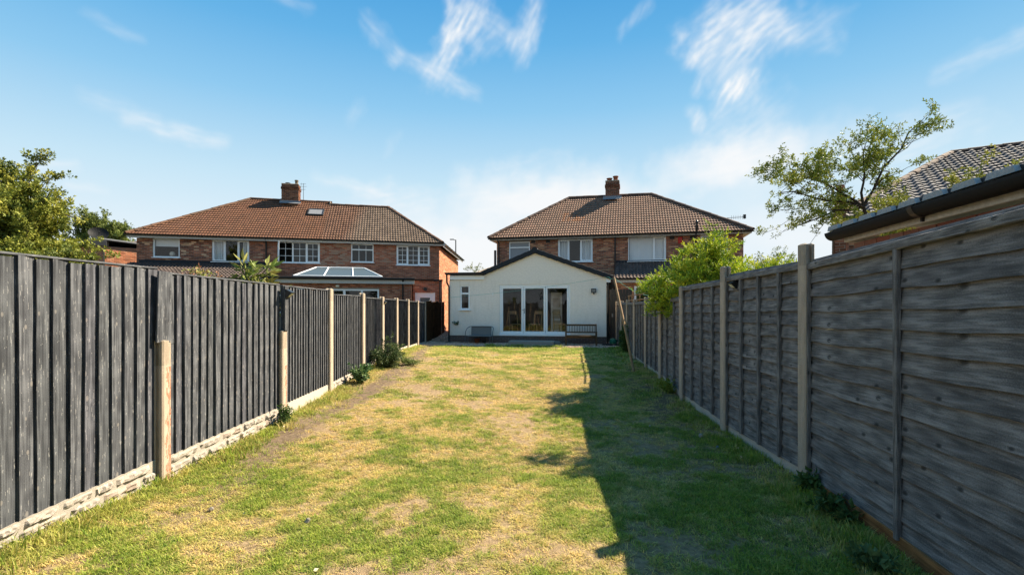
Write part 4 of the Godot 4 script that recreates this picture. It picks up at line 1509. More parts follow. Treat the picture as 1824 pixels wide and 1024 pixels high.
func left_house() -> void:
	var o := thing("brick_house", "wide brick semi-detached house at the left with a roof light and one square chimney", "house", P(-18.18, 0, 24.76), deg_to_rad(13.9))
	var W := 14.58
	var wins := [Rect2(0.7, 4.08, 1.15, 0.94), Rect2(3.29, 3.92, 1.69, 1.1), Rect2(6.3, 3.93, 2.06, 1.09), Rect2(9.93, 4.03, 1.15, 0.98), Rect2(12.28, 3.92, 1.78, 1.08)]
	var pale := Color(0.5, 0.33, 0.23)
	brick_wall(o, Transform3D(), 0, 5.79, -0.1, 5.0, 3.1, wins.slice(0, 2), BRICK_L)
	brick_wall(o, Transform3D(), 5.79, W, -0.1, 5.0, 1.8, wins.slice(2), [Color(0.427, 0.147, 0.082), Color(0.478, 0.169, 0.089), Color(0.376, 0.125, 0.069), Color(0.512, 0.206, 0.117)], [[9.2, 4.6, 0.9, 0.5, pale], [9.9, 3.8, 0.8, 0.3, pale], [11.7, 4.4, 0.6, 0.35, pale], [8.9, 3.7, 0.7, 0.4, pale]])
	var fb := Basis(Vector3.UP, atan2(9.2, 2.32))   # the flank runs back along a splayed boundary
	var fl := Vector2(9.2, 2.32).length()
	brick_wall(o, Transform3D(fb, Vector3(W, 0, -0.005)), 0.0, fl, -0.1, 4.98, 0.15, [], BRICK_O)
	brick_wall(o, Transform3D(Basis(Vector3.UP, -PI / 2), Vector3(0, 0, -8.0)), 0, 7.74, -0.1, 5.0, 3.5, [], BRICK_L)
	brick_wall(o, Transform3D(Basis(Vector3.UP, PI), Vector3(W + 2.0, 0, -8.8)), 0, W + 1.8, -0.1, 5.0, 4.9, [], BRICK_L)
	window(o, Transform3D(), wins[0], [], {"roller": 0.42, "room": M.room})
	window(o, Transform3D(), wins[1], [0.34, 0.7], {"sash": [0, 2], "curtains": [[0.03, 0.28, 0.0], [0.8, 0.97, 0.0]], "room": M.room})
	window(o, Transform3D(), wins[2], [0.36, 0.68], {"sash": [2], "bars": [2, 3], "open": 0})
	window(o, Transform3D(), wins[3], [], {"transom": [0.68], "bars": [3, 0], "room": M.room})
	window(o, Transform3D(), wins[4], [0.335, 0.665], {"sash": [0, 2], "bars": [2, 4]})
	# the casement that stands open, and a ball and papers on the sills
	var cs := MB.new()
	var cb := Basis(Vector3.UP, deg_to_rad(-78))
	for q in [[0.33, 0.035, 0.66, 0.06], [0.33, 0.97, 0.66, 0.06], [0.03, 0.5, 0.06, 0.87], [0.63, 0.5, 0.06, 0.87]]:
		cs.bbox(Vector3(6.36, 3.96, 0.02) + cb * Vector3(q[0], q[1], 0), Vector3(q[2], q[3], 0.05), 0.005, Color.WHITE, cb)
	var cas := part("open_casement", cs, M.white, o, "window casement standing open")
	var cg := MB.new()
	cg.box(Vector3(6.36, 3.96, 0.02) + cb * Vector3(0.33, 0.5, 0), Vector3(0.56, 0.88, 0.006), Color.WHITE, cb)
	part("pane", cg, M.glass, cas)
	var ball := MB.new()
	ball.lathe(Vector3(1.42, 4.15, -0.32), [Vector2(0.0, 0), Vector2(0.08, 0.02), Vector2(0.125, 0.09), Vector2(0.125, 0.16), Vector2(0.08, 0.23), Vector2(0, 0.25)], 12)
	var bo := solo("ball", ball, M.cream, "pale round ball on the sill inside the leftmost upstairs window", "ball")
	bo.transform = o.transform * bo.transform
	var so := MB.new()
	so.box(Vector3(W / 2, 5.02, 0.15), Vector3(W + 0.6, 0.03, 0.3))
	so.bbox(Vector3(W / 2, 5.07, 0.3), Vector3(W + 0.6, 0.17, 0.02), 0.004)
	part("fascia", so, M.fascia, o)
	gutter(o, Vector3(-0.4, 5.14, 0.37), Vector3(W + 0.2, 5.14, 0.37), 0.06, M.black)
	var C := Vector3(W + 2.75, 5.06, -9.6)
	var B := Vector3(W + 0.14, 5.1, 0.33)
	var fs := MB.new()
	var fd := (C - B)
	fs.bbox((B + C) / 2 + Vector3(-0.02, -0.03, 0), Vector3(fd.length(), 0.17, 0.02), 0.004, Color.WHITE, Basis(fd.normalized(), Vector3.UP, fd.normalized().cross(Vector3.UP)))
	part("side_fascia", fs, M.fascia, o)
	gutter(o, B + Vector3(0.06, 0.06, 0), C + Vector3(0.06, 0.06, 0), 0.06, M.black)
	var ez := 0.33
	var ey := 5.15
	var rz := -4.3
	var ry := 7.95
	var run := ez - rz
	var sl := Vector2(run, ry - ey).length()
	var et := Vector3(0, ry - ey, -run) / sl
	var s2 := sl * 0.93
	var tl := MB.new()
	tile_field(tl, Vector3(0, ey, ez), Vector3.RIGHT, et, [Vector2(-0.34, 0), Vector2(8.45, 0), Vector2(8.45, sl), Vector2(4.05, sl)], 0.13, 0.285, 0.017, func(s: float, t: float) -> Color:
		var k := rf(0.88, 1.1)
		var c := Color(0.225, 0.105, 0.06).lerp(Color(0.18, 0.09, 0.055), rng.randf())
		return Color(c.r * k, c.g * k, c.b * k))
	part("roof", tl, M.tile, o).set_meta("kind", "stuff")
	var t2 := MB.new()
	tile_field(t2, Vector3(0, ey - 0.004, ez), Vector3.RIGHT, et, [Vector2(8.45, 0), Vector2(W + 0.14, 0), Vector2(11.85, s2), Vector2(8.45, s2)], 0.14, 0.285, 0.024, func(s: float, t: float) -> Color:
		var w := clampf((s - 9.3 - t * 0.15) * 1.4, 0, 1)
		var k := rf(0.72, 1.18)
		var c := Color(0.2, 0.106, 0.068).lerp(Color(0.215, 0.155, 0.115), w)
		return Color(c.r * k, c.g * k, c.b * k))
	part("roof", t2, M.tile, o, "greyer roof of the side extension").set_meta("kind", "stuff")
	var R2 := Vector3(11.85, ey + et.y * s2, ez + et.z * s2)
	var hm := MB.new()   # right hip, down to the splayed flank
	var eb := (C - B).normalized()
	var foot := B + eb * (R2 - B).dot(eb)
	var eu := (R2 - foot).normalized()
	tile_field(hm, B + Vector3(0, 0.06, 0), eb, eu, [Vector2(0, 0), Vector2((C - B).length(), 0), Vector2((foot - B).length(), (R2 - foot).length())], 0.15, 0.29, 0.035, brown_tile(0.8))
	part("hip_end", hm, M.tile, o).set_meta("kind", "stuff")
	var hl := MB.new()
	var ll := Vector2(4.39, ry - ey).length()
	tile_field(hl, Vector3(-0.34, ey, rz), Vector3.BACK, Vector3(4.39, ry - ey, 0) / ll, [Vector2(-run, 0), Vector2(run, 0), Vector2(0, ll)], 0.15, 0.29, 0.035, brown_tile(0.9))
	part("hip_end", hl, M.tile, o).set_meta("kind", "stuff")
	var bm := MB.new()
	bm.quad(Vector3(-0.34, ey, rz - run), C + Vector3(0, 0.05, 0), R2, Vector3(8.45, R2.y, rz), Vector3(0, 1, -1), Color(0.2, 0.12, 0.08))
	bm.quad(Vector3(-0.34, ey, rz - run), Vector3(8.46, ey, rz - run), Vector3(8.46, ry, rz), Vector3(4.05, ry, rz), Vector3(0, 1, -1), Color(0.2, 0.12, 0.08))
	part("rear_slope", bm, M.tile, o)
	var gs := MB.new()   # the step between the two ridges
	gs.box(Vector3(8.46, ry - 0.12, rz), Vector3(0.06, 0.3, 0.7))
	part("verge", gs, M.mortar, o)
	var rc := [Color(0.19, 0.105, 0.065), Color(0.23, 0.125, 0.075), Color(0.16, 0.095, 0.065)]
	ridge_run(o, Vector3(4.05, ry, rz), Vector3(8.5, ry, rz), 0.12, rc, Vector3.UP)
	ridge_run(o, Vector3(8.5, R2.y + 0.01, R2.z), R2, 0.11, rc, Vector3.UP)
	ridge_run(o, Vector3(-0.34, ey + 0.02, ez), Vector3(4.05, ry, rz), 0.12, rc, Vector3.UP)
	ridge_run(o, B + Vector3(0, 0.06, 0), R2, 0.12, [Color(0.12, 0.085, 0.07), Color(0.15, 0.1, 0.08)], Vector3.UP)
	chimney(o, Vector3(6.3, 7.45, -4.0), Vector2(0.92, 0.8), 1.32, [[-0.18, 0.13, 0.12, M.dark], [0.3, 0.1, 0.3, M.rail]], [Color(0.2, 0.08, 0.045), Color(0.25, 0.11, 0.06), Color(0.15, 0.065, 0.04)])
	apron(o, Vector3(5.75, 7.68, -3.58), Vector3(6.9, 7.68, -3.58), et * -0.16, Vector3(0, run, ry - ey).normalized())
	var ae := MB.new()   # aerial beside the stack
	ae.tube([Vector3(6.95, 7.7, -4.2), Vector3(6.95, 9.0, -4.2)], [0.015, 0.012], 6)
	for q in [[8.95, 0.2], [8.8, 0.25], [8.62, 0.16]]:
		ae.tube([Vector3(6.95 - q[1], q[0], -4.2), Vector3(6.95 + q[1] * 0.7, q[0] + 0.03, -4.2)], [0.008, 0.008], 4)
		ae.tube([Vector3(6.95 - q[1] * 0.6, q[0] - 0.07, -4.2), Vector3(6.95 - q[1] * 0.6, q[0] + 0.08, -4.2)], [0.006, 0.006], 4)
	var at := solo("television_aerial", ae, M.dark, "thin television aerial beside the square chimney of the left house", "aerial")
	at.transform = o.transform * at.transform
	# roof light
	var ctr := Vector3(7.83, 0, 0)
	var t0 := 3.3
	var b := Basis(Vector3.RIGHT, et, Vector3.RIGHT.cross(et))
	var rl := MB.new()
	var cc := Vector3(7.83, ey, ez) + et * 3.62 + b.z * 0.07
	for q in [[0.0, -0.42, 0.86, 0.07], [0.0, 0.42, 0.86, 0.07], [-0.4, 0.0, 0.07, 0.77], [0.4, 0.0, 0.07, 0.77]]:
		rl.bbox(cc + b * Vector3(q[0], q[1], 0), Vector3(q[2], q[3], 0.08), 0.01, Color.WHITE, b)
	var sk := part("roof_light", rl, M.anthracite, o)
	var sg := MB.new()
	sg.box(cc, Vector3(0.73, 0.77, 0.02), Color.WHITE, b)
	part("pane", sg, M.lead, sk)
	pipe(o, [Vector3(5.79, 5.1, 0.33), Vector3(5.79, 4.92, 0.06), Vector3(5.79, 3.0, 0.06)], 0.04, M.black)
	pipe(o, [Vector3(14.1, 3.0, 1.93), Vector3(14.42, 3.0, 1.93), Vector3(14.42, 0.3, 1.9)], 0.045, M.black)
	# rear rooms: a tiled lean-to at the left, a flat-roofed extension, and a small recess with a white door
	var lt := MB.new()
	var le := Vector3(0, 3.78 - 2.95, -3.0)
	tile_field(lt, Vector3(0, 2.95, 3.05), Vector3.RIGHT, le.normalized(), [Vector2(-0.2, 0), Vector2(6.3, 0), Vector2(6.3, le.length()), Vector2(-0.2, le.length())], 0.15, 0.3, 0.035, func(_s: float, _t: float) -> Color:
		var k := rf(0.75, 1.2)
		return Color(0.13 * k, 0.1 * k, 0.09 * k))
	part("lean_to_roof", lt, M.tile, o).set_meta("kind", "stuff")
	var lf := MB.new()
	lf.box(Vector3(2.95, 3.83, 0.03), Vector3(5.68, 0.24, 0.03))
	part("lead_flashing", lf, M.anthracite, o)
	brick_wall(o, Transform3D(Basis(), Vector3(0, 0, 2.9)), -0.1, 6.35, -0.1, 2.85, 1.8, [], BRICK_L)
	var ew := [Rect2(9.04, 0.25, 2.37, 2.24), Rect2(7.0, 1.4, 1.35, 1.12)]
	var red := [Color(0.427, 0.147, 0.082), Color(0.495, 0.176, 0.096), Color(0.376, 0.125, 0.069), Color(0.529, 0.221, 0.123)]
	brick_wall(o, Transform3D(Basis(), Vector3(0, 0, 3.5)), 6.4, 12.92, -0.1, 2.74, 1.2, ew, red)
	brick_wall(o, Transform3D(Basis(Vector3.UP, PI / 2), Vector3(12.92, 0, 3.25)), 0, 3.2, -0.1, 2.74, 0.8, [], BRICK_O)
	window(o, Transform3D(Basis(), Vector3(0, 0, 3.5)), ew[0], [0.34, 0.67], {"frame": 0.08, "sill": false, "room": M.room})
	window(o, Transform3D(Basis(), Vector3(0, 0, 3.5)), ew[1], [0.5], {"transom": [0.7, 0.7]})
	var fr := MB.new()
	fr.bbox(Vector3(9.68, 2.99, 1.78), Vector3(6.75, 0.09, 3.95), 0.02)
	part("flat_roof", fr, M.felt, o)
	var ff := MB.new()
	ff.bbox(Vector3(9.68, 2.84, 3.72), Vector3(6.7, 0.2, 0.025), 0.004)
	ff.bbox(Vector3(13.02, 2.84, 1.86), Vector3(0.025, 0.2, 3.69), 0.004)
	ff.box(Vector3(9.68, 2.75, 3.6), Vector3(6.6, 0.02, 0.22))
	part("fascia", ff, M.fascia, o)
	gutter(o, Vector3(6.4, 2.97, 3.8), Vector3(13.1, 2.97, 3.8), 0.06, M.black)
	pipe(o, [Vector3(12.5, 2.93, 3.78), Vector3(12.5, 2.7, 3.56), Vector3(12.5, 0.3, 3.56)], 0.04, M.black)
	var wl := MB.new()
	wl.bbox(Vector3(9.55, 2.62, 3.56), Vector3(0.16, 0.1, 0.1), 0.02)
	part("wall_light", wl, M.lens, o)
	# roof lantern
	var ln := MB.new()
	var A := [Vector3(7.5, 3.12, 2.65), Vector3(11.55, 3.12, 2.65), Vector3(11.55, 3.12, 0.7), Vector3(7.5, 3.12, 0.7)]
	var T := [Vector3(8.4, 3.6, 1.68), Vector3(10.65, 3.6, 1.68)]
	for e in [[A[0], A[1]], [A[1], A[2]], [A[2], A[3]], [A[3], A[0]], [A[0], T[0]], [A[3], T[0]], [A[1], T[1]], [A[2], T[1]], [T[0], T[1]], [A[0].lerp(A[1], 0.33), T[0].lerp(T[1], 0.25)], [A[0].lerp(A[1], 0.66), T[0].lerp(T[1], 0.75)]]:
		ln.tube([e[0], e[1]], [0.036, 0.036], 6)
	var lantern := part("roof_lantern", ln, M.white, o)
	var k := [A[0].lerp(A[1], 0.33), A[0].lerp(A[1], 0.66), T[0].lerp(T[1], 0.25), T[0].lerp(T[1], 0.75)]
	for q in [[A[0], k[0], k[2], T[0]], [k[0], k[1], k[3], k[2]], [k[1], A[1], T[1], k[3]], [A[2], A[3], T[0], T[1]], [A[1], A[2], T[1], T[1]], [A[3], A[0], T[0], T[0]]]:
		var pm := MB.new()
		pm.quad(q[0], q[1], q[2], q[3], Vector3(0, 1, 0.3))
		part("pane", pm, M.roof_glass, lantern)
	var kb := MB.new()
	kb.bbox(Vector3(9.525, 3.07, 1.68), Vector3(4.15, 0.1, 2.05), 0.01)
	part("kerb", kb, M.anthracite, lantern)
	# recess
	var dw := [Rect2(13.17, 0.25, 1.02, 2.14)]
	brick_wall(o, Transform3D(Basis(), Vector3(0, 0, 1.8)), 13.05, 14.55, -0.1, 3.0, 0.6, dw, red)
	brick_wall(o, Transform3D(Basis(Vector3.UP, PI / 2), Vector3(14.55, 0, 1.55)), 0, 1.5, -0.1, 3.0, 0.8, [], BRICK_O)
	var rr := MB.new()
	rr.box(Vector3(13.8, 3.03, 0.95), Vector3(1.55, 0.06, 1.8))
	part("flat_roof", rr, M.felt, o)
	gutter(o, Vector3(13.08, 3.06, 1.91), Vector3(14.55, 3.06, 1.91), 0.05, M.black)
	var dm := MB.new()
	slab_with_holes(dm, 13.17, 14.19, 0.25, 2.39, 1.75, [Rect2(13.43, 1.2, 0.5, 0.93)], 0.06)
	for x in [13.2, 14.16]:
		dm.bbox(Vector3(x, 1.32, 1.76), Vector3(0.07, 2.14, 0.05), 0.008)
	var door := part("door", dm, M.white, o, "white back door")
	var dp := MB.new()
	dp.quad(Vector3(13.43, 1.2, 1.72), Vector3(13.93, 1.2, 1.72), Vector3(13.93, 2.13, 1.72), Vector3(13.43, 2.13, 1.72), Vector3.BACK)
	part("pane", dp, M.roof_glass, door)
	var dh := MB.new()
	dh.bbox(Vector3(14.05, 1.2, 1.78), Vector3(0.03, 0.16, 0.05), 0.006)
	part("handle", dh, M.grey_metal, door)
	var vt := MB.new()
	vt.lathe(Vector3.ZERO, [Vector2(0.0, 0.05), Vector2(0.09, 0.05), Vector2(0.1, 0.0)], 14)
	for i in vt.v.size():
		vt.v[i] = Vector3(13.68, 2.56, 1.81) + Basis(Vector3.RIGHT, PI / 2) * vt.v[i]
		vt.n[i] = Basis(Vector3.RIGHT, PI / 2) * vt.n[i]
	part("vent", vt, M.black, o)

func extension() -> void:
	var o := thing("rendered_extension", "single-storey white rendered extension with a dark gabled verge and wide patio doors", "house", P(-2.58, 0, 21.05), deg_to_rad(-9.5))
	var W := 6.36
	var D := 5.2
	var dr := Rect2(2.1, 0.5, 2.86, 2.06)
	var wn := Rect2(0.45, 1.55, 0.41, 1.0)
	# front wall: rendered, gable above
	var mb := MB.new()
	slab_with_holes(mb, 0, W, 0.5, 2.74, 0, [dr, wn], 0.3, Color.WHITE, 0.07)
	for i in mb.v.size():   # splash above the plinth, runs below the sill and the fixings
		var p := mb.v[i]
		if p.z < -0.01:
			continue
		var g := nz2.get_noise_2d(p.x * 2.0, p.y * 0.7) * 0.5 + 0.5
		var s := clampf((0.78 + 0.25 * g - p.y) * 1.6, 0, 1) * clampf(g * 1.2, 0, 1) * 0.3
		s += 0.22 * clampf(nz2.get_noise_2d(p.x * 9.0, p.y * 0.5 + 70.0), 0, 1)
		if absf(p.x - 0.655) < 0.26 and p.y < 1.55:
			s += 0.2 * clampf(nz2.get_noise_2d(p.x * 16.0, 3.0) + 0.3, 0, 1) * clampf(p.y - 0.6, 0, 1)
		mb.c[i] = Color.WHITE.lerp(Color(0.52, 0.47, 0.38), clampf(s, 0, 0.5))
	var prof := [Vector2(0.02, 2.74), Vector2(W, 2.74), Vector2(W, 2.84), Vector2(3.55, 3.86), Vector2(1.46, 3.0), Vector2(0.02, 2.95)]
	for zz in [[0.0, Vector3.BACK], [-0.3, Vector3.FORWARD]]:
		for q in [[0, 1, 2, 3], [0, 3, 4, 5]]:
			mb.quad(Vector3(prof[q[0]].x, prof[q[0]].y, zz[0]), Vector3(prof[q[1]].x, prof[q[1]].y, zz[0]), Vector3(prof[q[2]].x, prof[q[2]].y, zz[0]), Vector3(prof[q[3]].x, prof[q[3]].y, zz[0]), zz[1])
	var wall := part("wall", mb, M.render, o)
	for s in [[0.0, -1.0], [W, 1.0]]:
		var sm := MB.new()
		sm.box(Vector3(s[0] - s[1] * 0.126, 1.7, -(D + 0.302) / 2), Vector3(0.25, 2.5, D - 0.302))
		sm.box(Vector3(s[0] - s[1] * 0.127, 0.2, -(D + 0.302) / 2), Vector3(0.25, 0.6, D - 0.302))
		part("side_wall", sm, M.render, o)
	# plinth of engineering bricks, each one a piece
	var pl := MB.new()
	pl.box(Vector3(W / 2, 0.2, -0.17), Vector3(W - 0.03, 0.598, 0.3))
	var pb := part("plinth", pl, M.mortar, o)
	var meshes := []
	for i in 5:
		var bm := MB.new()
		var g := rf(0.75, 1.25)
		bm.bbox(Vector3.ZERO, Vector3(1, 1, 1), 0.02, Color(0.115 * g, 0.098 * g, 0.096 * g).lerp(Color(0.2, 0.13, 0.105), rf(0, 0.6)))
		meshes.append(bm.mesh())
	for r in brick_cells(0.0, W, 0.045, 0.498, []):
		var c: Vector2 = r.get_center()
		inst("brick", meshes[rng.randi() % 5], M.brick, pb, Transform3D(Basis.from_scale(Vector3(r.size.x, r.size.y, 0.03)), Vector3(c.x, c.y, -0.021 + rf(-0.002, 0.002))))
	# patio doors
	var fm := MB.new()
	var z := -0.07
	fm.bbox(Vector3(3.53, 2.52, z), Vector3(2.86, 0.08, 0.09), 0.008)
	fm.bbox(Vector3(3.53, 0.545, z + 0.02), Vector3(2.86, 0.09, 0.13), 0.008)
	for x in [2.13, 4.93]:
		fm.bbox(Vector3(x, 1.535, z - 0.001), Vector3(0.06, 1.89, 0.09), 0.008)
	var frame := part("patio_doors", fm, M.white, o)
	for q in [[2.165, 3.065], [3.075, 3.965], [3.975, 4.895]]:
		var sh := MB.new()
		var a: float = q[0]
		var b: float = q[1]
		sh.bbox(Vector3((a + b) / 2, 2.44, z + 0.006), Vector3(b - a, 0.08, 0.07), 0.01)
		sh.bbox(Vector3((a + b) / 2, 0.635, z + 0.006), Vector3(b - a, 0.09, 0.07), 0.01)
		for x in [a + 0.037, b - 0.037]:
			sh.bbox(Vector3(x, 1.54, z + 0.005), Vector3(0.074, 1.72, 0.07), 0.01)
		part("door_leaf", sh, M.white, frame)
		# glass with the slight bow of a sealed unit
		var g := MB.new()
		var n := 10
		var ph := rf(0, TAU)
		var bow := func(u: float, v: float) -> float: return 0.0011 * sin(PI * u) * sin(PI * v) * 4.0 + 0.0005 * sin(u * 8.0 + ph) * sin(v * 6.0)
		var k0 := g.v.size()
		for j in n + 1:
			for i in n + 1:
				var u := float(i) / n
				var v := float(j) / n
				g.v.append(Vector3(lerpf(a + 0.07, b - 0.07, u), lerpf(0.67, 2.41, v), z + bow.call(u, v)))
				var du: float = (bow.call(u + 0.01, v) - bow.call(u - 0.01, v)) / 0.02 / 0.78
				var dv: float = (bow.call(u, v + 0.01) - bow.call(u, v - 0.01)) / 0.02 / 1.74
				g.n.append(Vector3(-du, -dv, 1).normalized())
				g.u.append(Vector2(u, v))
				g.c.append(Color.WHITE)
		for j in n:
			for i in n:
				var k := k0 + j * (n + 1) + i
				g.ix.append_array(PackedInt32Array([k, k + n + 1, k + 1, k + 1, k + n + 1, k + n + 2]))
		part("pane", g, M.glass, frame)
	var hd := MB.new()
	hd.bbox(Vector3(3.115, 1.5, z + 0.055), Vector3(0.028, 0.2, 0.02), 0.006)
	hd.tube([Vector3(3.115, 1.54, z + 0.06), Vector3(3.115, 1.54, z + 0.1), Vector3(3.02, 1.54, z + 0.105)], [0.009, 0.009, 0.009], 6)
	part("handle", hd, M.lead, frame)
	window(o, Transform3D(Basis(), Vector3(0, 0, -0.02)), wn, [], {"transom": [0.66], "frame": 0.06})
	# verge of dark interlocking caps, stepped like the tiles
	var capm := MB.new()
	capm.bbox(Vector3(0.17, 0.0, 0.0), Vector3(0.36, 0.18, 0.12), 0.012, Color.WHITE, Basis(Vector3.BACK, -0.05))
	capm.bbox(Vector3(0.17, 0.075, -0.12), Vector3(0.36, 0.03, 0.24), 0.01, Color.WHITE, Basis(Vector3.BACK, -0.05))
	var cm := capm.mesh()
	for q in [[Vector2(3.55, 3.9), Vector2(6.55, 2.82)], [Vector2(3.55, 3.9), Vector2(1.4, 3.02)]]:
		var d: Vector2 = q[1] - q[0]
		var n := roundi(d.length() / 0.31)
		for i in n:
			var p: Vector2 = q[0] + d * (float(i) / n)
			var bs := Basis(Vector3.BACK, atan2(d.y, d.x)) if d.x > 0 else Basis(Vector3.BACK, atan2(d.y, -d.x)).inverse() * Basis.from_scale(Vector3(-1, 1, 1))
			if d.x < 0:
				bs = Basis(Vector3.UP, PI) * Basis(Vector3.BACK, atan2(d.y, -d.x)) * Basis.from_scale(Vector3(1, 1, -1))
			inst("verge_cap", cm, M.anthracite, o, Transform3D(bs, Vector3(p.x, p.y, 0.06)))
	var rc := MB.new()
	rc.tube([Vector3(3.55, 3.93, 0.15), Vector3(3.55, 3.93, -D)], [0.12, 0.12], 10)
	part("ridge_cap", rc, M.anthracite, o)
	for q in [[Vector2(3.55, 3.93), Vector2(6.6, 2.86)], [Vector2(3.55, 3.93), Vector2(1.3, 3.02)]]:
		var d: Vector2 = q[1] - q[0]
		var es := Vector3(0, 0, -1)
		var et := Vector3(-d.x, -d.y, 0).normalized()
		var t := MB.new()
		tile_field(t, Vector3(q[1].x, q[1].y, -0.05), es, et, [Vector2(0, 0), Vector2(D, 0), Vector2(D, d.length()), Vector2(0, d.length())], 0.3, 0.31, 0.03, func(_s: float, _t: float) -> Color: return Color(0.04, 0.045, 0.05) * rf(0.85, 1.15))
		part("roof_slope", t, M.tile, o).set_meta("kind", "stuff")
	# flat part at the left
	var fr := MB.new()
	fr.bbox(Vector3(0.68, 3.03, -D / 2 + 0.1), Vector3(1.66, 0.07, D + 0.2), 0.015)
	part("flat_roof", fr, M.felt, o)
	var ff := MB.new()
	ff.bbox(Vector3(0.76, 2.86, 0.05), Vector3(1.46, 0.17, 0.03), 0.005)
	part("fascia", ff, M.white, o)
	gutter(o, Vector3(-0.12, 3.03, 0.14), Vector3(1.52, 3.0, 0.14), 0.06, M.black)
	pipe(o, [Vector3(-0.07, 2.98, 0.14), Vector3(-0.07, 2.66, 0.12), Vector3(0.0, 2.48, 0.05), Vector3(0.0, 0.35, 0.05), Vector3(0.02, 0.27, 0.12)], 0.035, M.black)
	gutter(o, Vector3(W + 0.16, 2.83, 0.1), Vector3(W + 0.16, 2.8, -D), 0.055, M.black)
	pipe(o, [Vector3(W + 0.12, 2.8, -0.15), Vector3(W + 0.06, 2.6, -0.15), Vector3(W + 0.06, 0.2, -0.15)], 0.035, M.black)
	var kb := MB.new()
	kb.bbox(Vector3(W + 0.08, 2.72, 0.0), Vector3(0.16, 0.2, 0.1), 0.01)
	part("box_end", kb, M.white, o)
	# flood light on the wall
	var fl := MB.new()
	fl.bbox(Vector3(5.87, 2.3, 0.1), Vector3(0.2, 0.16, 0.07), 0.012, Color.WHITE, Basis(Vector3.RIGHT, 0.25))
	fl.box(Vector3(5.87, 2.19, 0.04), Vector3(0.05, 0.05, 0.08))
	var lamp := part("flood_light", fl, M.black, o)
	var fz := MB.new()
	fz.box(Vector3(5.87, 2.294, 0.136), Vector3(0.15, 0.11, 0.006), Color.WHITE, Basis(Vector3.RIGHT, 0.25))
	part("lens", fz, M.lead, lamp)
	# the room behind the doors
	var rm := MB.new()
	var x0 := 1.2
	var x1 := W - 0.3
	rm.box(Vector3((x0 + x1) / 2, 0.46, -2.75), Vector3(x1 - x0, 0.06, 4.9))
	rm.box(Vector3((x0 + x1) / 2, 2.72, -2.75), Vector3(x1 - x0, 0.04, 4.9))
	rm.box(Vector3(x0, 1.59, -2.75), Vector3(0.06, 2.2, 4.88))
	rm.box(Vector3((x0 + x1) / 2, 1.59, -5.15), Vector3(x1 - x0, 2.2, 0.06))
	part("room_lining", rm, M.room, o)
	var cu := MB.new()   # white glazed inner door in the back of the room
	cu.bbox(Vector3(4.22, 1.4, -2.4), Vector3(0.5, 1.8, 0.05), 0.01)
	var cup := part("inner_door", cu, M.white, o)
	for i in 3:
		var pm := MB.new()
		pm.box(Vector3(4.22, 0.85 + 0.5 * i, -2.37), Vector3(0.34, 0.4, 0.012))
		part("panel", pm, M.cream, cup)
	# dining chairs seen through the glass
	for q in [[2.62, -0.75, 0.5, "left"], [3.45, -0.9, -0.4, "middle"], [4.5, -0.8, 2.6, "right"]]:
		var at: Vector3 = o.transform * Vector3(q[0], 0.49, q[1])
		chair(at, o.rotation.y + q[2], "pale wooden dining chair inside the %s glass door leaf" % q[3])

func chair(at: Vector3, turn: float, label: String) -> void:
	var o := thing("dining_chair", label, "chair", at, turn, "dining chairs behind the patio doors")
	var s := MB.new()
	s.bbox(Vector3(0, 0.45, 0), Vector3(0.42, 0.035, 0.42), 0.012)
	part("seat", s, M.chair, o)
	for x in [-0.18, 0.18]:
		var l := MB.new()
		l.tube([Vector3(x, 0.43, 0.18), Vector3(x * 1.08, 0.0, 0.2)], [0.022, 0.016], 7)
		part("leg", l, M.chair, o)
		var b := MB.new()
		b.tube([Vector3(x * 1.06, 0.0, -0.24), Vector3(x, 0.45, -0.19), Vector3(x * 1.0, 0.7, -0.22), Vector3(x * 0.92, 0.98, -0.3)], [0.018, 0.024, 0.024, 0.02], 7)
		part("leg", b, M.chair, o)
	var bk := MB.new()
	for i in 6:
		var f := float(i) / 6
		var g := float(i + 1) / 6
		var p := func(t: float) -> Vector3: return Vector3(lerpf(-0.175, 0.175, t), 0.93, -0.285 - 0.035 * sin(PI * t))
		var a: Vector3 = p.call(f)
		var c: Vector3 = p.call(g)
		bk.box((a + c) / 2, Vector3(0.068, 0.13, 0.02), Color.WHITE, Basis(Vector3.UP, atan2(-(c.z - a.z), c.x - a.x)))
	part("backrest", bk, M.chair, o)

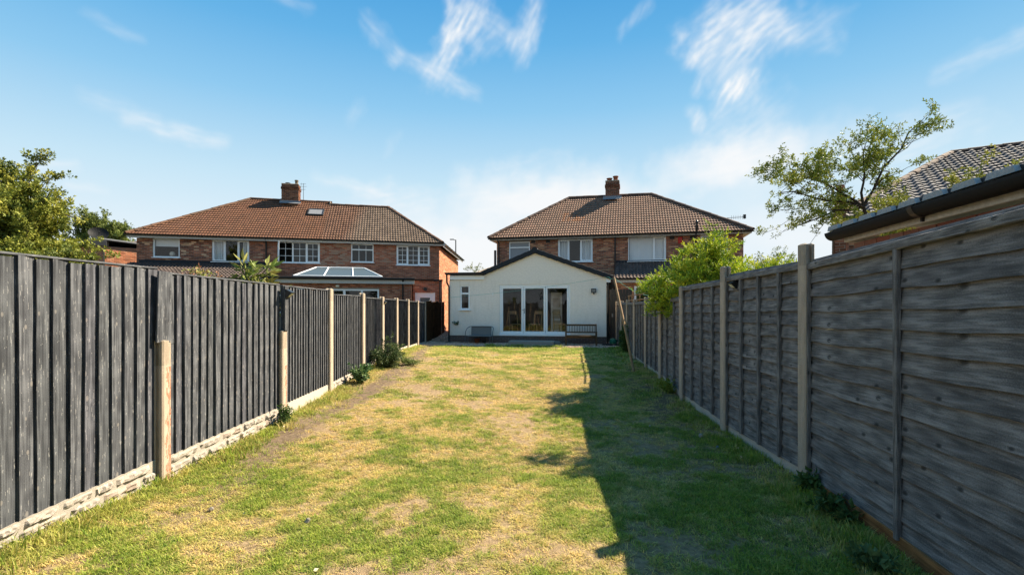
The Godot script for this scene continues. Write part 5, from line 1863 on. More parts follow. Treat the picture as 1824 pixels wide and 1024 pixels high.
func bench_metal() -> void:
	var base := Transform3D(Basis(Vector3.UP, deg_to_rad(-9.5)), P(-2.58, 0, 21.05))
	var o := thing("garden_bench", "grey metal bench with a curved tube frame and woven seat, left of the patio doors", "bench", base * Vector3(1.41, 0.17, 0.45), deg_to_rad(-9.5))
	for x in [-0.55, 0.55]:
		var f := MB.new()
		var s: float = signf(x)
		f.tube([Vector3(x, 0, 0.3), Vector3(x, 0.34, 0.28), Vector3(x * 1.0, 0.52, 0.2), Vector3(x * 0.98, 0.64, 0.0), Vector3(x * 0.86, 0.7, -0.14), Vector3(x * 0.7, 0.71, -0.17)], [0.014, 0.014, 0.014, 0.014, 0.014, 0.014], 8)
		part("arm", f, M.grey_metal, o)
		for z in [-0.18, 0.24]:
			var l := MB.new()
			l.tube([Vector3(x * 0.82, 0.0, z * 1.15), Vector3(x * 0.8, 0.34, z)], [0.013, 0.013], 8)
			part("leg", l, M.grey_metal, o)
	var tr := MB.new()
	tr.tube([Vector3(-0.39, 0.71, -0.17), Vector3(0.39, 0.71, -0.17)], [0.014, 0.014], 8)
	part("top_rail", tr, M.grey_metal, o)
	var st := MB.new()
	st.bbox(Vector3(0, 0.345, 0.02), Vector3(0.95, 0.03, 0.46), 0.01)
	part("seat", st, M.mesh_seat, o)
	var bk := MB.new()
	bk.bbox(Vector3(0, 0.535, -0.19), Vector3(0.83, 0.35, 0.018), 0.006, Color.WHITE, Basis(Vector3.RIGHT, -0.12))
	part("backrest", bk, M.mesh_seat, o)
	# what stands beneath it
	var p := MB.new()
	p.lathe(base * Vector3(1.22, 0.18, 0.2), [Vector2(0.08, 0), Vector2(0.1, 0.14), Vector2(0.12, 0.15), Vector2(0.12, 0.2), Vector2(0.1, 0.2), Vector2(0.08, 0.1)], 14)
	solo("plant_pot", p, M.terracotta, "small orange plant pot on the gravel beneath the grey bench", "pot")
	var q := MB.new()
	q.lathe(base * Vector3(1.52, 0.18, 0.24), [Vector2(0.06, 0), Vector2(0.08, 0.1), Vector2(0.09, 0.16), Vector2(0.07, 0.16), Vector2(0.05, 0.05)], 12)
	solo("plant_pot", q, M.dark, "small dark plant pot beside the orange one beneath the grey bench", "pot")

func bench_wood() -> void:
	var base := Transform3D(Basis(Vector3.UP, deg_to_rad(-9.5)), P(-2.58, 0, 21.05))
	var o := thing("garden_bench", "weathered wooden bench with a slatted back, right of the patio doors", "bench", base * Vector3(5.4, 0.17, 0.72), deg_to_rad(-7.0))
	for x in [-0.57, 0.57]:
		for z in [[0.22, 0.55], [-0.2, 0.84]]:
			var l := MB.new()
			l.bbox(Vector3(x, z[1] / 2, z[0]), Vector3(0.055, z[1], 0.05), 0.006)
			part("leg", l, M.bench, o)
		var a := MB.new()
		a.bbox(Vector3(x, 0.565, 0.02), Vector3(0.06, 0.03, 0.5), 0.006)
		part("armrest", a, M.bench, o)
	for y in [[0.8, 0.07], [0.52, 0.05]]:
		var r := MB.new()
		r.bbox(Vector3(0, y[0], -0.202), Vector3(1.085, y[1], 0.035), 0.005)
		part("back_rail", r, M.bench, o)
	for i in 17:
		var s := MB.new()
		s.bbox(Vector3(lerpf(-0.5, 0.5, i / 16.0), 0.655, -0.2), Vector3(0.024, 0.225, 0.014), 0.003)
		part("back_slat", s, M.bench, o)
	for i in 6:
		var s := MB.new()
		s.bbox(Vector3(0, 0.405, lerpf(-0.15, 0.23, i / 5.0)), Vector3(1.08, 0.022, 0.06), 0.004)
		part("seat_slat", s, M.bench, o)
	var ap := MB.new()
	ap.bbox(Vector3(0, 0.355, 0.2), Vector3(1.085, 0.075, 0.028), 0.004)
	part("front_rail", ap, M.bench, o)

func garage() -> void:
	# the neighbour's outbuilding just beyond the right fence
	var a := Vector3(3.20, 0, -2.3)
	var b := Vector3(3.70, 0, -5.6)
	var o := thing("brick_outbuilding", "low brick outbuilding with a pale fascia and black gutter just over the right fence", "outbuilding", Vector3(b.x, 0, b.z), along(b, a))
	var l := (b - a).length() + 2.2
	var mb := MB.new()
	mb.box(Vector3(l / 2, 1.14, -0.16), Vector3(l, 2.46, 0.2))
	mb.box(Vector3(0.1, 1.14, -2.2), Vector3(0.2, 2.46, 3.87))
	var w := part("wall", mb, M.mortar, o)
	var ms := []
	for i in 7:
		var bm := MB.new()
		var c := Color(0.33, 0.105, 0.06).lerp(Color(0.42, 0.2, 0.13), rf(0, 1)) * rf(0.75, 1.1)
		bm.bbox(Vector3.ZERO, Vector3.ONE, 0.025, c)
		ms.append(bm.mesh())
	var hole := Rect2(0.95, 2.245, 0.225, 0.065)
	for r in brick_cells(0.0, l, 1.87, 2.405, [hole]):
		var c: Vector2 = r.get_center()
		inst("brick", ms[rng.randi() % 7], M.brick, w, Transform3D(Basis.from_scale(Vector3(r.size.x, r.size.y, 0.09)), Vector3(c.x, c.y, -0.085 + rf(-0.002, 0.003))))
	for r in brick_cells(0.0, 0.9, 1.87, 2.405, []):
		var c: Vector2 = r.get_center()
		inst("brick", ms[rng.randi() % 7], M.brick, w, Transform3D(Basis(Vector3.UP, PI / 2) * Basis.from_scale(Vector3(r.size.x, r.size.y, 0.09)), Vector3(0.02, c.y, -0.15 - c.x)))
	var ab := MB.new()   # terracotta air brick with two rows of square holes
	var cols := 9
	for i in cols + 1:
		ab.box(Vector3(lerpf(hole.position.x, hole.end.x, float(i) / cols), hole.get_center().y, -0.055), Vector3(0.009, 0.065, 0.04))
	for y in [0.0, 0.5, 1.0]:
		ab.box(Vector3(hole.get_center().x, lerpf(hole.position.y, hole.end.y, y), -0.0555), Vector3(0.225, 0.011, 0.039))
	part("air_brick", ab, M.terracotta, w)
	var fa := MB.new()
	fa.bbox(Vector3(l / 2 - 0.05, 2.437, 0.0), Vector3(l + 0.1, 0.062, 0.03), 0.006)
	fa.box(Vector3(-0.09, 2.437, -1.0), Vector3(0.025, 0.062, 2.0))
	part("fascia", fa, M.cream, o)
	# half-round gutter on brackets, with a union clip
	var g := MB.new()
	var r0 := 0.086
	for i in 12:
		var t0 := PI + PI * i / 12
		var t1 := PI + PI * (i + 1) / 12
		for q in [[r0, 1.0], [r0 - 0.006, -1.0]]:
			var p0: Vector3 = Vector3(0, sin(t0), cos(t0)) * q[0]
			var p1: Vector3 = Vector3(0, sin(t1), cos(t1)) * q[0]
			var A := Vector3(-0.22, 2.525, 0.08)
			var B := Vector3(l, 2.545, 0.08)
			g.quad(A + p0, B + p0, B + p1, A + p1, (p0 + p1) * q[1])
		g.tri(Vector3(-0.22, 2.525, 0.08), Vector3(-0.22, 2.525, 0.08) + Vector3(0, sin(t0), cos(t0)) * r0, Vector3(-0.22, 2.525, 0.08) + Vector3(0, sin(t1), cos(t1)) * r0, Vector3.LEFT)
	var gg := part("gutter", g, M.gutter_grey, o)
	for x in [1.35, 3.2]:
		var cl := MB.new()
		for i in 12:
			var t0 := PI + PI * i / 12
			var t1 := PI + PI * (i + 1) / 12
			var p0 := Vector3(0, sin(t0), cos(t0)) * (r0 + 0.008)
			var p1 := Vector3(0, sin(t1), cos(t1)) * (r0 + 0.008)
			var A := Vector3(x - 0.035, 2.535, 0.08)
			cl.quad(A + p0, A + p0 + Vector3(0.07, 0, 0), A + p1 + Vector3(0.07, 0, 0), A + p1, p0 + p1)
		cl.box(Vector3(x, 2.485, 0.02), Vector3(0.14, 0.03, 0.03))
		cl.box(Vector3(x - 0.07, 2.45, 0.022), Vector3(0.025, 0.07, 0.028))
		part("gutter_clip", cl, M.black, gg)
	# box-profile sheet roof: wide crowns whose ends are turned down pale, narrow dark valleys
	var period := 0.34
	var x := -0.3
	var k := 0
	while x < l:
		var sm := MB.new()
		var y := 2.562 + 0.015 * x / l
		var up := Vector3(0, 0.12, -2.4)
		var pf := [Vector2(0, 0.0), Vector2(0.025, 0.048), Vector2(0.235, 0.048), Vector2(0.26, 0.0), Vector2(0.34, 0.0)]
		for i in 4:
			var p := Vector3(x + pf[i].x, y + pf[i].y, 0.1)
			var q := Vector3(x + pf[i + 1].x, y + pf[i + 1].y, 0.1)
			sm.quad(p, q, q + up, p + up, Vector3.UP + Vector3(0, 0, 0.1))
		sm.quad(Vector3(x, y, 0.1), Vector3(x + 0.26, y, 0.1), Vector3(x + 0.235, y + 0.048, 0.1), Vector3(x + 0.025, y + 0.048, 0.1), Vector3.BACK)
		sm.quad(Vector3(x, y - 0.012, 0.1), Vector3(x + 0.34, y - 0.012, 0.1), Vector3(x + 0.34, y - 0.012, 0.1) + up, Vector3(x, y - 0.012, 0.1) + up, Vector3.DOWN)
		var rs := part("roof_sheet", sm, M.sheet, o)
		var ft := MB.new()   # black filler in the valley
		ft.quad(Vector3(x + 0.26, y + 0.002, 0.06), Vector3(x + 0.34, y + 0.002, 0.06), Vector3(x + 0.365, y + 0.047, 0.06), Vector3(x + 0.236, y + 0.047, 0.06), Vector3.BACK)
		part("filler", ft, M.black, rs)
		x += period
		k += 1

func neighbour_roof() -> void:
	# the big pantiled roof beyond the outbuilding
	var o := thing("tiled_house", "neighbouring house with a dark pantiled roof behind the brick outbuilding", "house", P(8.9, 0, 13.5), deg_to_rad(-32.0))
	# local x along the eaves towards the right, z out to the garden
	var ey := 4.0
	var run := 6.4
	var rise := 2.8
	var W := 11.0
	var hip := 3.0
	var sl := Vector2(run, rise).length()
	var et := Vector3(0, rise, -run) / sl
	var tl := MB.new()
	tile_field(tl, Vector3(0, ey, 0.3), Vector3.RIGHT, et, [Vector2(-0.3, 0), Vector2(W, 0), Vector2(W, sl), Vector2(hip, sl)], 0.3, 0.33, 0.06, func(_s: float, _t: float) -> Color:
		var k := rf(0.85, 1.15)
		return Color(0.16 * k, 0.155 * k, 0.165 * k))
	part("roof", tl, M.tile, o).set_meta("kind", "stuff")
	var hm := MB.new()
	var hl := Vector2(hip + 0.3, rise).length()
	tile_field(hm, Vector3(-0.3, ey, 0.3 - run), Vector3.BACK, Vector3(hip + 0.3, rise, 0) / hl, [Vector2(-run, 0), Vector2(run, 0), Vector2(0, hl)], 0.3, 0.33, 0.06, brown_tile(0.6))
	part("hip_end", hm, M.tile, o).set_meta("kind", "stuff")
	var rc := [Color(0.1, 0.09, 0.09), Color(0.12, 0.105, 0.1)]
	ridge_run(o, Vector3(hip, ey + rise, 0.3 - run), Vector3(W, ey + rise, 0.3 - run), 0.13, rc, Vector3.UP)
	ridge_run(o, Vector3(-0.3, ey + 0.02, 0.3), Vector3(hip, ey + rise, 0.3 - run), 0.13, rc, Vector3.UP)
	brick_wall(o, Transform3D(), 0.0, W, -0.1, ey - 0.1, 2.4, [], BRICK_R)
	brick_wall(o, Transform3D(Basis(Vector3.UP, -PI / 2), Vector3(0, 0, -10.0)), 0, 9.74, -0.1, ey - 0.1, 2.4, [], BRICK_R)
	var so := MB.new()
	so.box(Vector3(W / 2, ey - 0.08, 0.15), Vector3(W + 0.6, 0.12, 0.3))
	part("fascia", so, M.fascia, o)
	gutter(o, Vector3(-0.35, ey + 0.0, 0.38), Vector3(W, ey, 0.38), 0.06, M.black)
	chimney(o, Vector3(-0.2, 2.6, 0.25), Vector2(0.24, 0.24), 1.85, [[0.0, 0.085, 0.36, M.terracotta]], [Color(0.2, 0.08, 0.05), Color(0.25, 0.1, 0.06)])

# ---------------------------------------------------------------- the scene

const EXPOSURE := 3.0

func _ready() -> void:
	rng.seed = 20240
	var cam := Camera3D.new()
	cam.name = "camera"
	cam.projection = Camera3D.PROJECTION_FRUSTUM
	cam.near = 0.05
	cam.far = 2000.0
	cam.size = 2.0 * 0.05 * 512.0 / 912.0
	cam.frustum_offset = Vector2(0, 0.05 * 33.0 / 912.0)
	cam.position = Vector3(0, 1.7, 0)
	add_child(cam)
	var env := Environment.new()
	env.background_mode = Environment.BG_SKY
	env.sky = Sky.new()
	env.sky.sky_material = make_sky()
	env.tonemap_mode = Environment.TONE_MAPPER_LINEAR
	env.tonemap_exposure = EXPOSURE
	env.sdfgi_enabled = true
	env.ssao_enabled = true
	env.ssil_enabled = true
	var we := WorldEnvironment.new()
	we.name = "world"
	we.environment = env
	add_child(we)
	var sun := DirectionalLight3D.new()
	sun.name = "sun"
	sun.light_color = Color(1.0, 0.94, 0.84)
	sun.light_energy = 1.6
	sun.light_angular_distance = 0.5
	sun.shadow_enabled = true
	add_child(sun)
	sun.look_at_from_position(Vector3.ZERO, Vector3(-0.97, -1.0, 0.62))
	make_materials()
	make_sprigs()
	make_ground()
	right_house()
	left_house()
	extension()
	garage()
	neighbour_roof()
	far_things()
	make_fence_pieces()
	left_fence()
	right_fence()
	trellis()
	rear_fence()
	bench_metal()
	bench_wood()
	small_things()
	plants()
	make_lawn()

const ORD := ["nearest", "second", "third", "fourth", "fifth", "sixth", "seventh", "eighth", "ninth"]

func left_fence() -> void:
	var px := [-3.40, -3.12, -3.17, -3.17, -3.24, -3.34, -3.40, -3.44, -3.50]
	var pd := [4.92, 6.85, 8.78, 10.7, 12.6, 14.6, 16.5, 18.4, 20.3]
	var pt := [1.38, 1.38, 2.0, 1.97, 1.93, 1.93, 1.92, 1.9, 1.88]
	for i in 9:
		var say := "%s concrete post from the camera along the left fence" % ORD[i]
		if i == 0:
			say = "short rust-stained concrete post nearest the camera on the left, with a loose board above it"
		elif i == 1:
			say = "short concrete post with a little rust under the left solar light"
		post(P(px[i] + 0.03, 0, pd[i]), gy(px[i] + 0.1, pd[i]) - 0.05, pt[i], PI / 2 + (0.1 if i == 0 else 0.0), say, [0.75, 0.4, 0, 0, 0, 0, 0, 0, 0][i])
	# panels: [x0, d0, x1, d1, bottom0, bottom1, top0, top1, boards]
	var pn := [
		[-3.72, 2.62, -3.415, 4.85, 0.08, 0.245, 2.075, 2.05, 19], [-3.38, 4.99, -3.13, 6.79, 0.24, 0.355, 2.01, 1.975, 17], [-3.12, 6.92, -3.165, 8.71, 0.37, 0.365, 1.965, 1.96, 18],
		[-3.17, 8.85, -3.17, 10.63, 0.37, 0.42, 1.89, 1.9, 17], [-3.175, 10.77, -3.235, 12.53, 0.44, 0.47, 1.87, 1.87, 17], [-3.245, 12.67, -3.335, 14.53, 0.46, 0.46, 1.865, 1.87, 17],
		[-3.345, 14.67, -3.395, 16.43, 0.45, 0.43, 1.87, 1.86, 17], [-3.405, 16.57, -3.435, 18.33, 0.4, 0.37, 1.85, 1.84, 17], [-3.445, 18.47, -3.49, 20.23, 0.34, 0.3, 1.84, 1.82, 17],
	]
	for i in 9:
		var q: Array = pn[i]
		feather_panel(P(q[0], 0, q[1] - 0.035), P(q[2], 0, q[3] + 0.035), Vector2(q[4], q[5]), Vector2(q[6], q[7]), q[8], "%s dark grey panel of upright boards from the camera along the left fence" % ORD[i], M.fence_l, "upright-board panels of the left fence")
		var g0 := gy(q[0] + 0.1, q[1]) - 0.06
		var g1 := gy(q[2] + 0.1, q[3]) - 0.06
		gravel_board(P(q[0] + 0.012, 0, q[1]), P(q[2] + 0.012, 0, q[3]), Vector2(g0, g1), Vector2(maxf(q[4], g0 + 0.1), maxf(q[5], g1 + 0.1)), i in [0, 1, 3, 4], ("pale stone-faced gravel board under the %s panel of the left fence" if i in [0, 1, 3, 4] else "plain pale concrete gravel board under the %s panel of the left fence") % ORD[i])
	# the loose board over the short first post
	var lb := MB.new()
	lb.bbox(Vector3(0, 0.33, 0), Vector3(0.17, 0.68, 0.018), 0.003, Color(1.15, 1.15, 1.15), Basis(Vector3.BACK, -0.035), Vector2(0.3, 0.4))
	lb.bbox(Vector3(0.11, 0.3, -0.03), Vector3(0.05, 0.66, 0.022), 0.003, Color(1.6, 1.45, 1.15), Basis(Vector3.BACK, 0.05), Vector2(0.6, 0.1))
	var o := inst(numbered("loose_board"), lb.mesh(), M.fence_l, self, Transform3D(Basis(Vector3.UP, PI / 2 - 0.12), P(-3.335, 1.36, 4.9)))
	tag(o, "loose grey board leaning over the short first post of the left fence", "board")
	var l2 := MB.new()
	l2.bbox(Vector3(0, 0.3, 0), Vector3(0.11, 0.6, 0.022), 0.003, Color(0.7, 0.7, 0.7), Basis(), Vector2(0.1, 0.7))
	var o2 := inst(numbered("loose_board"), l2.mesh(), M.fence_l, self, Transform3D(Basis(Vector3.UP, PI / 2), P(-3.03, 1.37, 6.86)))
	tag(o2, "narrow dark board above the second short post of the left fence, carrying a solar light", "board")
	# unpainted panels that go on down the side passage
	for q in [[-3.5, 20.37, -3.52, 22.2, "darker brown panel of the left fence beside the passage, next to the painted ones"], [-3.52, 22.3, -3.62, 25.0, "brown panel of the left fence halfway down the side passage"], [-3.62, 25.1, -3.85, 28.9, "farthest brown panel of the left fence at the corner of the brick house"]]:
		feather_panel(P(q[0], 0, q[1]), P(q[2], 0, q[3]), Vector2(0.25, 0.22), Vector2(1.86, 1.92), 20, q[4], M.brown, "brown panels by the side passage")
	post(P(-3.56, 0, 22.25), 0.15, 1.95, PI / 2, "weathered post between the brown panels of the side passage", 0.0)

func right_fence() -> void:
	var px := [2.915, 2.945, 3.02, 3.21, 3.40, 3.60, 3.82, 4.04, 4.26]
	var pd := [4.92, 6.85, 8.78, 10.7, 12.6, 14.6, 16.5, 18.4, 20.3]
	var pt := [2.30, 2.23, 2.04, 1.95, 1.92, 1.9, 1.9, 1.88, 1.88]
	for i in 9:
		var say := "%s concrete post from the camera along the right fence" % ORD[i]
		if i == 0:
			say = "tallest concrete post of the right fence, nearest the camera, standing above the panels"
		elif i == 1:
			say = "round-shouldered concrete post of the right fence in front of the yellow-green shrub"
		post(P(px[i] - 0.085, 0, pd[i]), gy(px[i] - 0.1, pd[i]) - 0.05, pt[i], -PI / 2 + 0.04, say, 0.0)
	# panels from the far end to the near end: [x0, d0, x1, d1, bottom0, bottom1, top0, top1, slats, battens]
	var pn := [
		[2.88, 4.85, 2.56, 2.3, 0.09, 0.09, 2.06, 2.15, 14, [0.52]], [2.91, 6.78, 2.88, 4.99, 0.12, 0.1, 2.04, 2.075, 14, [0.25, 0.5, 0.75]], [2.985, 8.71, 2.91, 6.92, 0.19, 0.14, 1.975, 2.0, 14, [0.25, 0.5, 0.76]],
		[3.175, 10.63, 2.985, 8.85, 0.27, 0.19, 1.79, 1.8, 14, [0.3, 0.66]], [3.365, 12.53, 3.175, 10.77, 0.28, 0.26, 1.76, 1.78, 13, [0.33, 0.66]], [3.565, 14.53, 3.365, 12.67, 0.28, 0.27, 1.75, 1.76, 13, [0.25, 0.5, 0.75]],
		[3.785, 16.43, 3.565, 14.67, 0.28, 0.28, 1.75, 1.75, 13, [0.25, 0.5, 0.75]], [4.005, 18.33, 3.785, 16.57, 0.28, 0.28, 1.75, 1.75, 13, [0.33, 0.66]], [4.225, 20.23, 4.005, 18.47, 0.28, 0.28, 1.75, 1.75, 13, [0.33, 0.66]],
	]
	for i in 9:
		var q: Array = pn[i]
		var o := slat_panel(P(q[0], 0, q[1] + 0.04), P(q[2], 0, q[3] - 0.04), Vector2(q[4], q[5]), Vector2(q[6], q[7]), q[8], q[9], "%s dark grey panel of lapped slats from the camera along the right fence" % ORD[i])
		o.set_meta("group", "lapped-slat panels of the right fence")
		if i == 0:
			for s in [[1.98, 1.43, 0.06, 0.012], [1.45, 0.62, 0.02, 0.006]]:
				var sp := MB.new()
				sp.tri(Vector3(0.3, 1.395, 0.032), Vector3(0.47, 1.41, 0.034), Vector3(0.46, 1.427, 0.034), Vector3.BACK)
				if s[0] == 1.98:
					part("splinter", sp, M.cream, o, "pale split edge of a slat")
		if i > 0:
			var g0 := gy(q[0] - 0.1, q[1]) - 0.08
			var g1 := gy(q[2] - 0.1, q[3]) - 0.08
			gravel_board(P(q[0] - 0.01, 0, q[1] + 0.04), P(q[2] - 0.01, 0, q[3] - 0.04), Vector2(g0, g1), Vector2(q[4] + 0.01, q[5] + 0.01), false, "plain concrete gravel board under the %s panel of the right fence" % ORD[i])
	var wb := MB.new()
	var a := P(2.86, 0.02, 4.84)
	var b := P(2.52, 0.02, 2.3)
	wb.bbox((a + b) / 2, Vector3((b - a).length(), 0.2, 0.05), 0.006, Color(0.85, 0.62, 0.45), Basis(Vector3.UP, along(a, b)))
	solo("timber_gravel_board", wb, M.pole, "bare brown timber board at the foot of the nearest right fence panel", "gravel board")

func trellis() -> void:
	# two thin rails carried above the far panels of the right fence
	var o := thing("trellis_rails", "two thin wooden rails fixed above the far panels of the right fence", "trellis", P(3.3, 1.76, 11.4))
	var pts := [P(3.3, 1.78, 11.4), P(3.42, 1.76, 12.6), P(3.62, 1.75, 14.6), P(3.84, 1.75, 16.5), P(3.95, 1.75, 17.4)]
	for h in [0.13, 0.28]:
		var mb := MB.new()
		for i in 4:
			mb.tube([pts[i] + Vector3(0, h, 0) - o.position, pts[i + 1] + Vector3(0, h, 0) - o.position], [0.017, 0.017], 6)
		part("rail", mb, M.pole, o)
	for i in 5:
		var mb := MB.new()
		mb.box(pts[i] + Vector3(0.03, 0.1, 0) - o.position, Vector3(0.025, 0.42, 0.035))
		part("upright", mb, M.pole, o)

func rear_fence() -> void:
	# the end of the garden behind the camera, which the patio doors mirror
	for i in 4:
		var x := -3.8 + 1.7 * i
		feather_panel(P(x + 1.6, 0, -3.6), P(x, 0, -3.6), Vector2(0.1, 0.1), Vector2(1.95, 1.95), 14, "%s dark panel from the left across the end of the garden behind the viewer" % ORD[i].replace("nearest", "first"), M.fence_l, "panels at the end of the garden, seen only in the patio doors")
		post(P(x + 1.65, 0, -3.6), 0, 2.0, 0, "%s concrete post from the left behind the viewer, mirrored in the patio doors" % ORD[i].replace("nearest", "first"), 0.0)
	for q in [[-4.0, -11.0], [3.5, -13.0]]:
		var bl := [[P(q[0], 5.0, q[1]), Vector3(3.6, 2.6, 3.0), 34]]
		crown_tree("garden_tree", "leafy tree beyond the end of the garden, mirrored in the %s patio door" % ("left" if q[0] < 0 else "right"), "tree", P(q[0], 0, q[1]), P(q[0], 2.4, q[1]), 0.2, bl, SP.broad, [Color(0.05, 0.09, 0.02), Color(0.08, 0.12, 0.03)], 9.0, 1.7)

func far_things() -> void:
	# a low orange brick building with flat roof and satellite dish at the far left
	var o := thing("flat_roofed_building", "low orange brick building with a flat roof between the tree and the left house", "building", P(-23.9, 0, 30.0), deg_to_rad(52.0))
	brick_wall(o, Transform3D(), 0, 6.0, -0.1, 5.2, 3.4, [], BRICK_O)
	brick_wall(o, Transform3D(Basis(Vector3.UP, -PI / 2), Vector3(0, 0, -7.0)), 0, 6.74, -0.1, 5.5, 3.4, [], BRICK_R)
	var rm := MB.new()
	rm.bbox(Vector3(2.9, 5.42, -3.4), Vector3(6.6, 0.1, 7.2), 0.02, Color.WHITE, Basis(Vector3.BACK, -0.06))
	part("flat_roof", rm, M.lead, o)
	var fm := MB.new()
	fm.bbox(Vector3(-0.4, 5.35, 0.12), Vector3(0.9, 0.34, 0.2), 0.03)
	part("fascia", fm, M.anthracite, o)
	pipe(o, [Vector3(-0.5, 5.2, 0.15), Vector3(-0.5, 3.2, 0.15)], 0.05, M.dark)
	var back := thing("flat_roofed_building", "brown brick block with a felt roof just left of the orange brick building", "building", P(-27.5, 0, 33.5), deg_to_rad(3.0))
	brick_wall(back, Transform3D(), 0, 9.0, -0.1, 5.75, 4.0, [], BRICK_L)
	var br := MB.new()
	br.bbox(Vector3(4.5, 5.82, -2.0), Vector3(9.4, 0.14, 4.6), 0.03)
	part("flat_roof", br, M.terracotta, back)
	var ds := MB.new()
	var dc := P(-24.6, 5.95, 30.4)
	var db := Basis(Vector3.UP, 0.75) * Basis(Vector3.RIGHT, -0.5)
	for i in 4:
		for s in 18:
			var f := func(r: float, a: float) -> Vector3: return dc + db * Vector3(cos(a) * 0.5 * r, sin(a) * 0.42 * r, 0.14 * r * r)
			var a0 := TAU * s / 18
			var a1 := TAU * (s + 1) / 18
			ds.quad(f.call(i / 4.0, a0), f.call(i / 4.0, a1), f.call((i + 1) / 4.0, a1), f.call((i + 1) / 4.0, a0), db * Vector3(0, 0, 1))
	ds.tube([dc + db * Vector3(0, -0.36, 0.1), dc + db * Vector3(0, -0.2, 0.5)], [0.015, 0.015], 5)
	ds.box(dc + db * Vector3(0, -0.19, 0.52), Vector3(0.07, 0.07, 0.1), Color.WHITE, db)
	ds.tube([dc, dc + Vector3(0, -0.55, 0)], [0.025, 0.025], 6)
	solo("satellite_dish", ds, M.gutter_grey, "grey satellite dish above the roof at the far left", "satellite dish")
	var lm := MB.new()
	lm.tube([P(-6.6, 0, 60), P(-6.6, 5, 60), P(-6.6, 9.45, 60)], [0.1, 0.08, 0.06], 8)
	lm.tube([P(-6.6, 9.4, 60), P(-6.95, 9.5, 60)], [0.04, 0.04], 6)
	lm.bbox(P(-7.05, 9.5, 60), Vector3(0.5, 0.1, 0.22), 0.03)
	solo("street_lamp", lm, M.dark, "thin street lamp far off between the two brick houses", "street lamp")

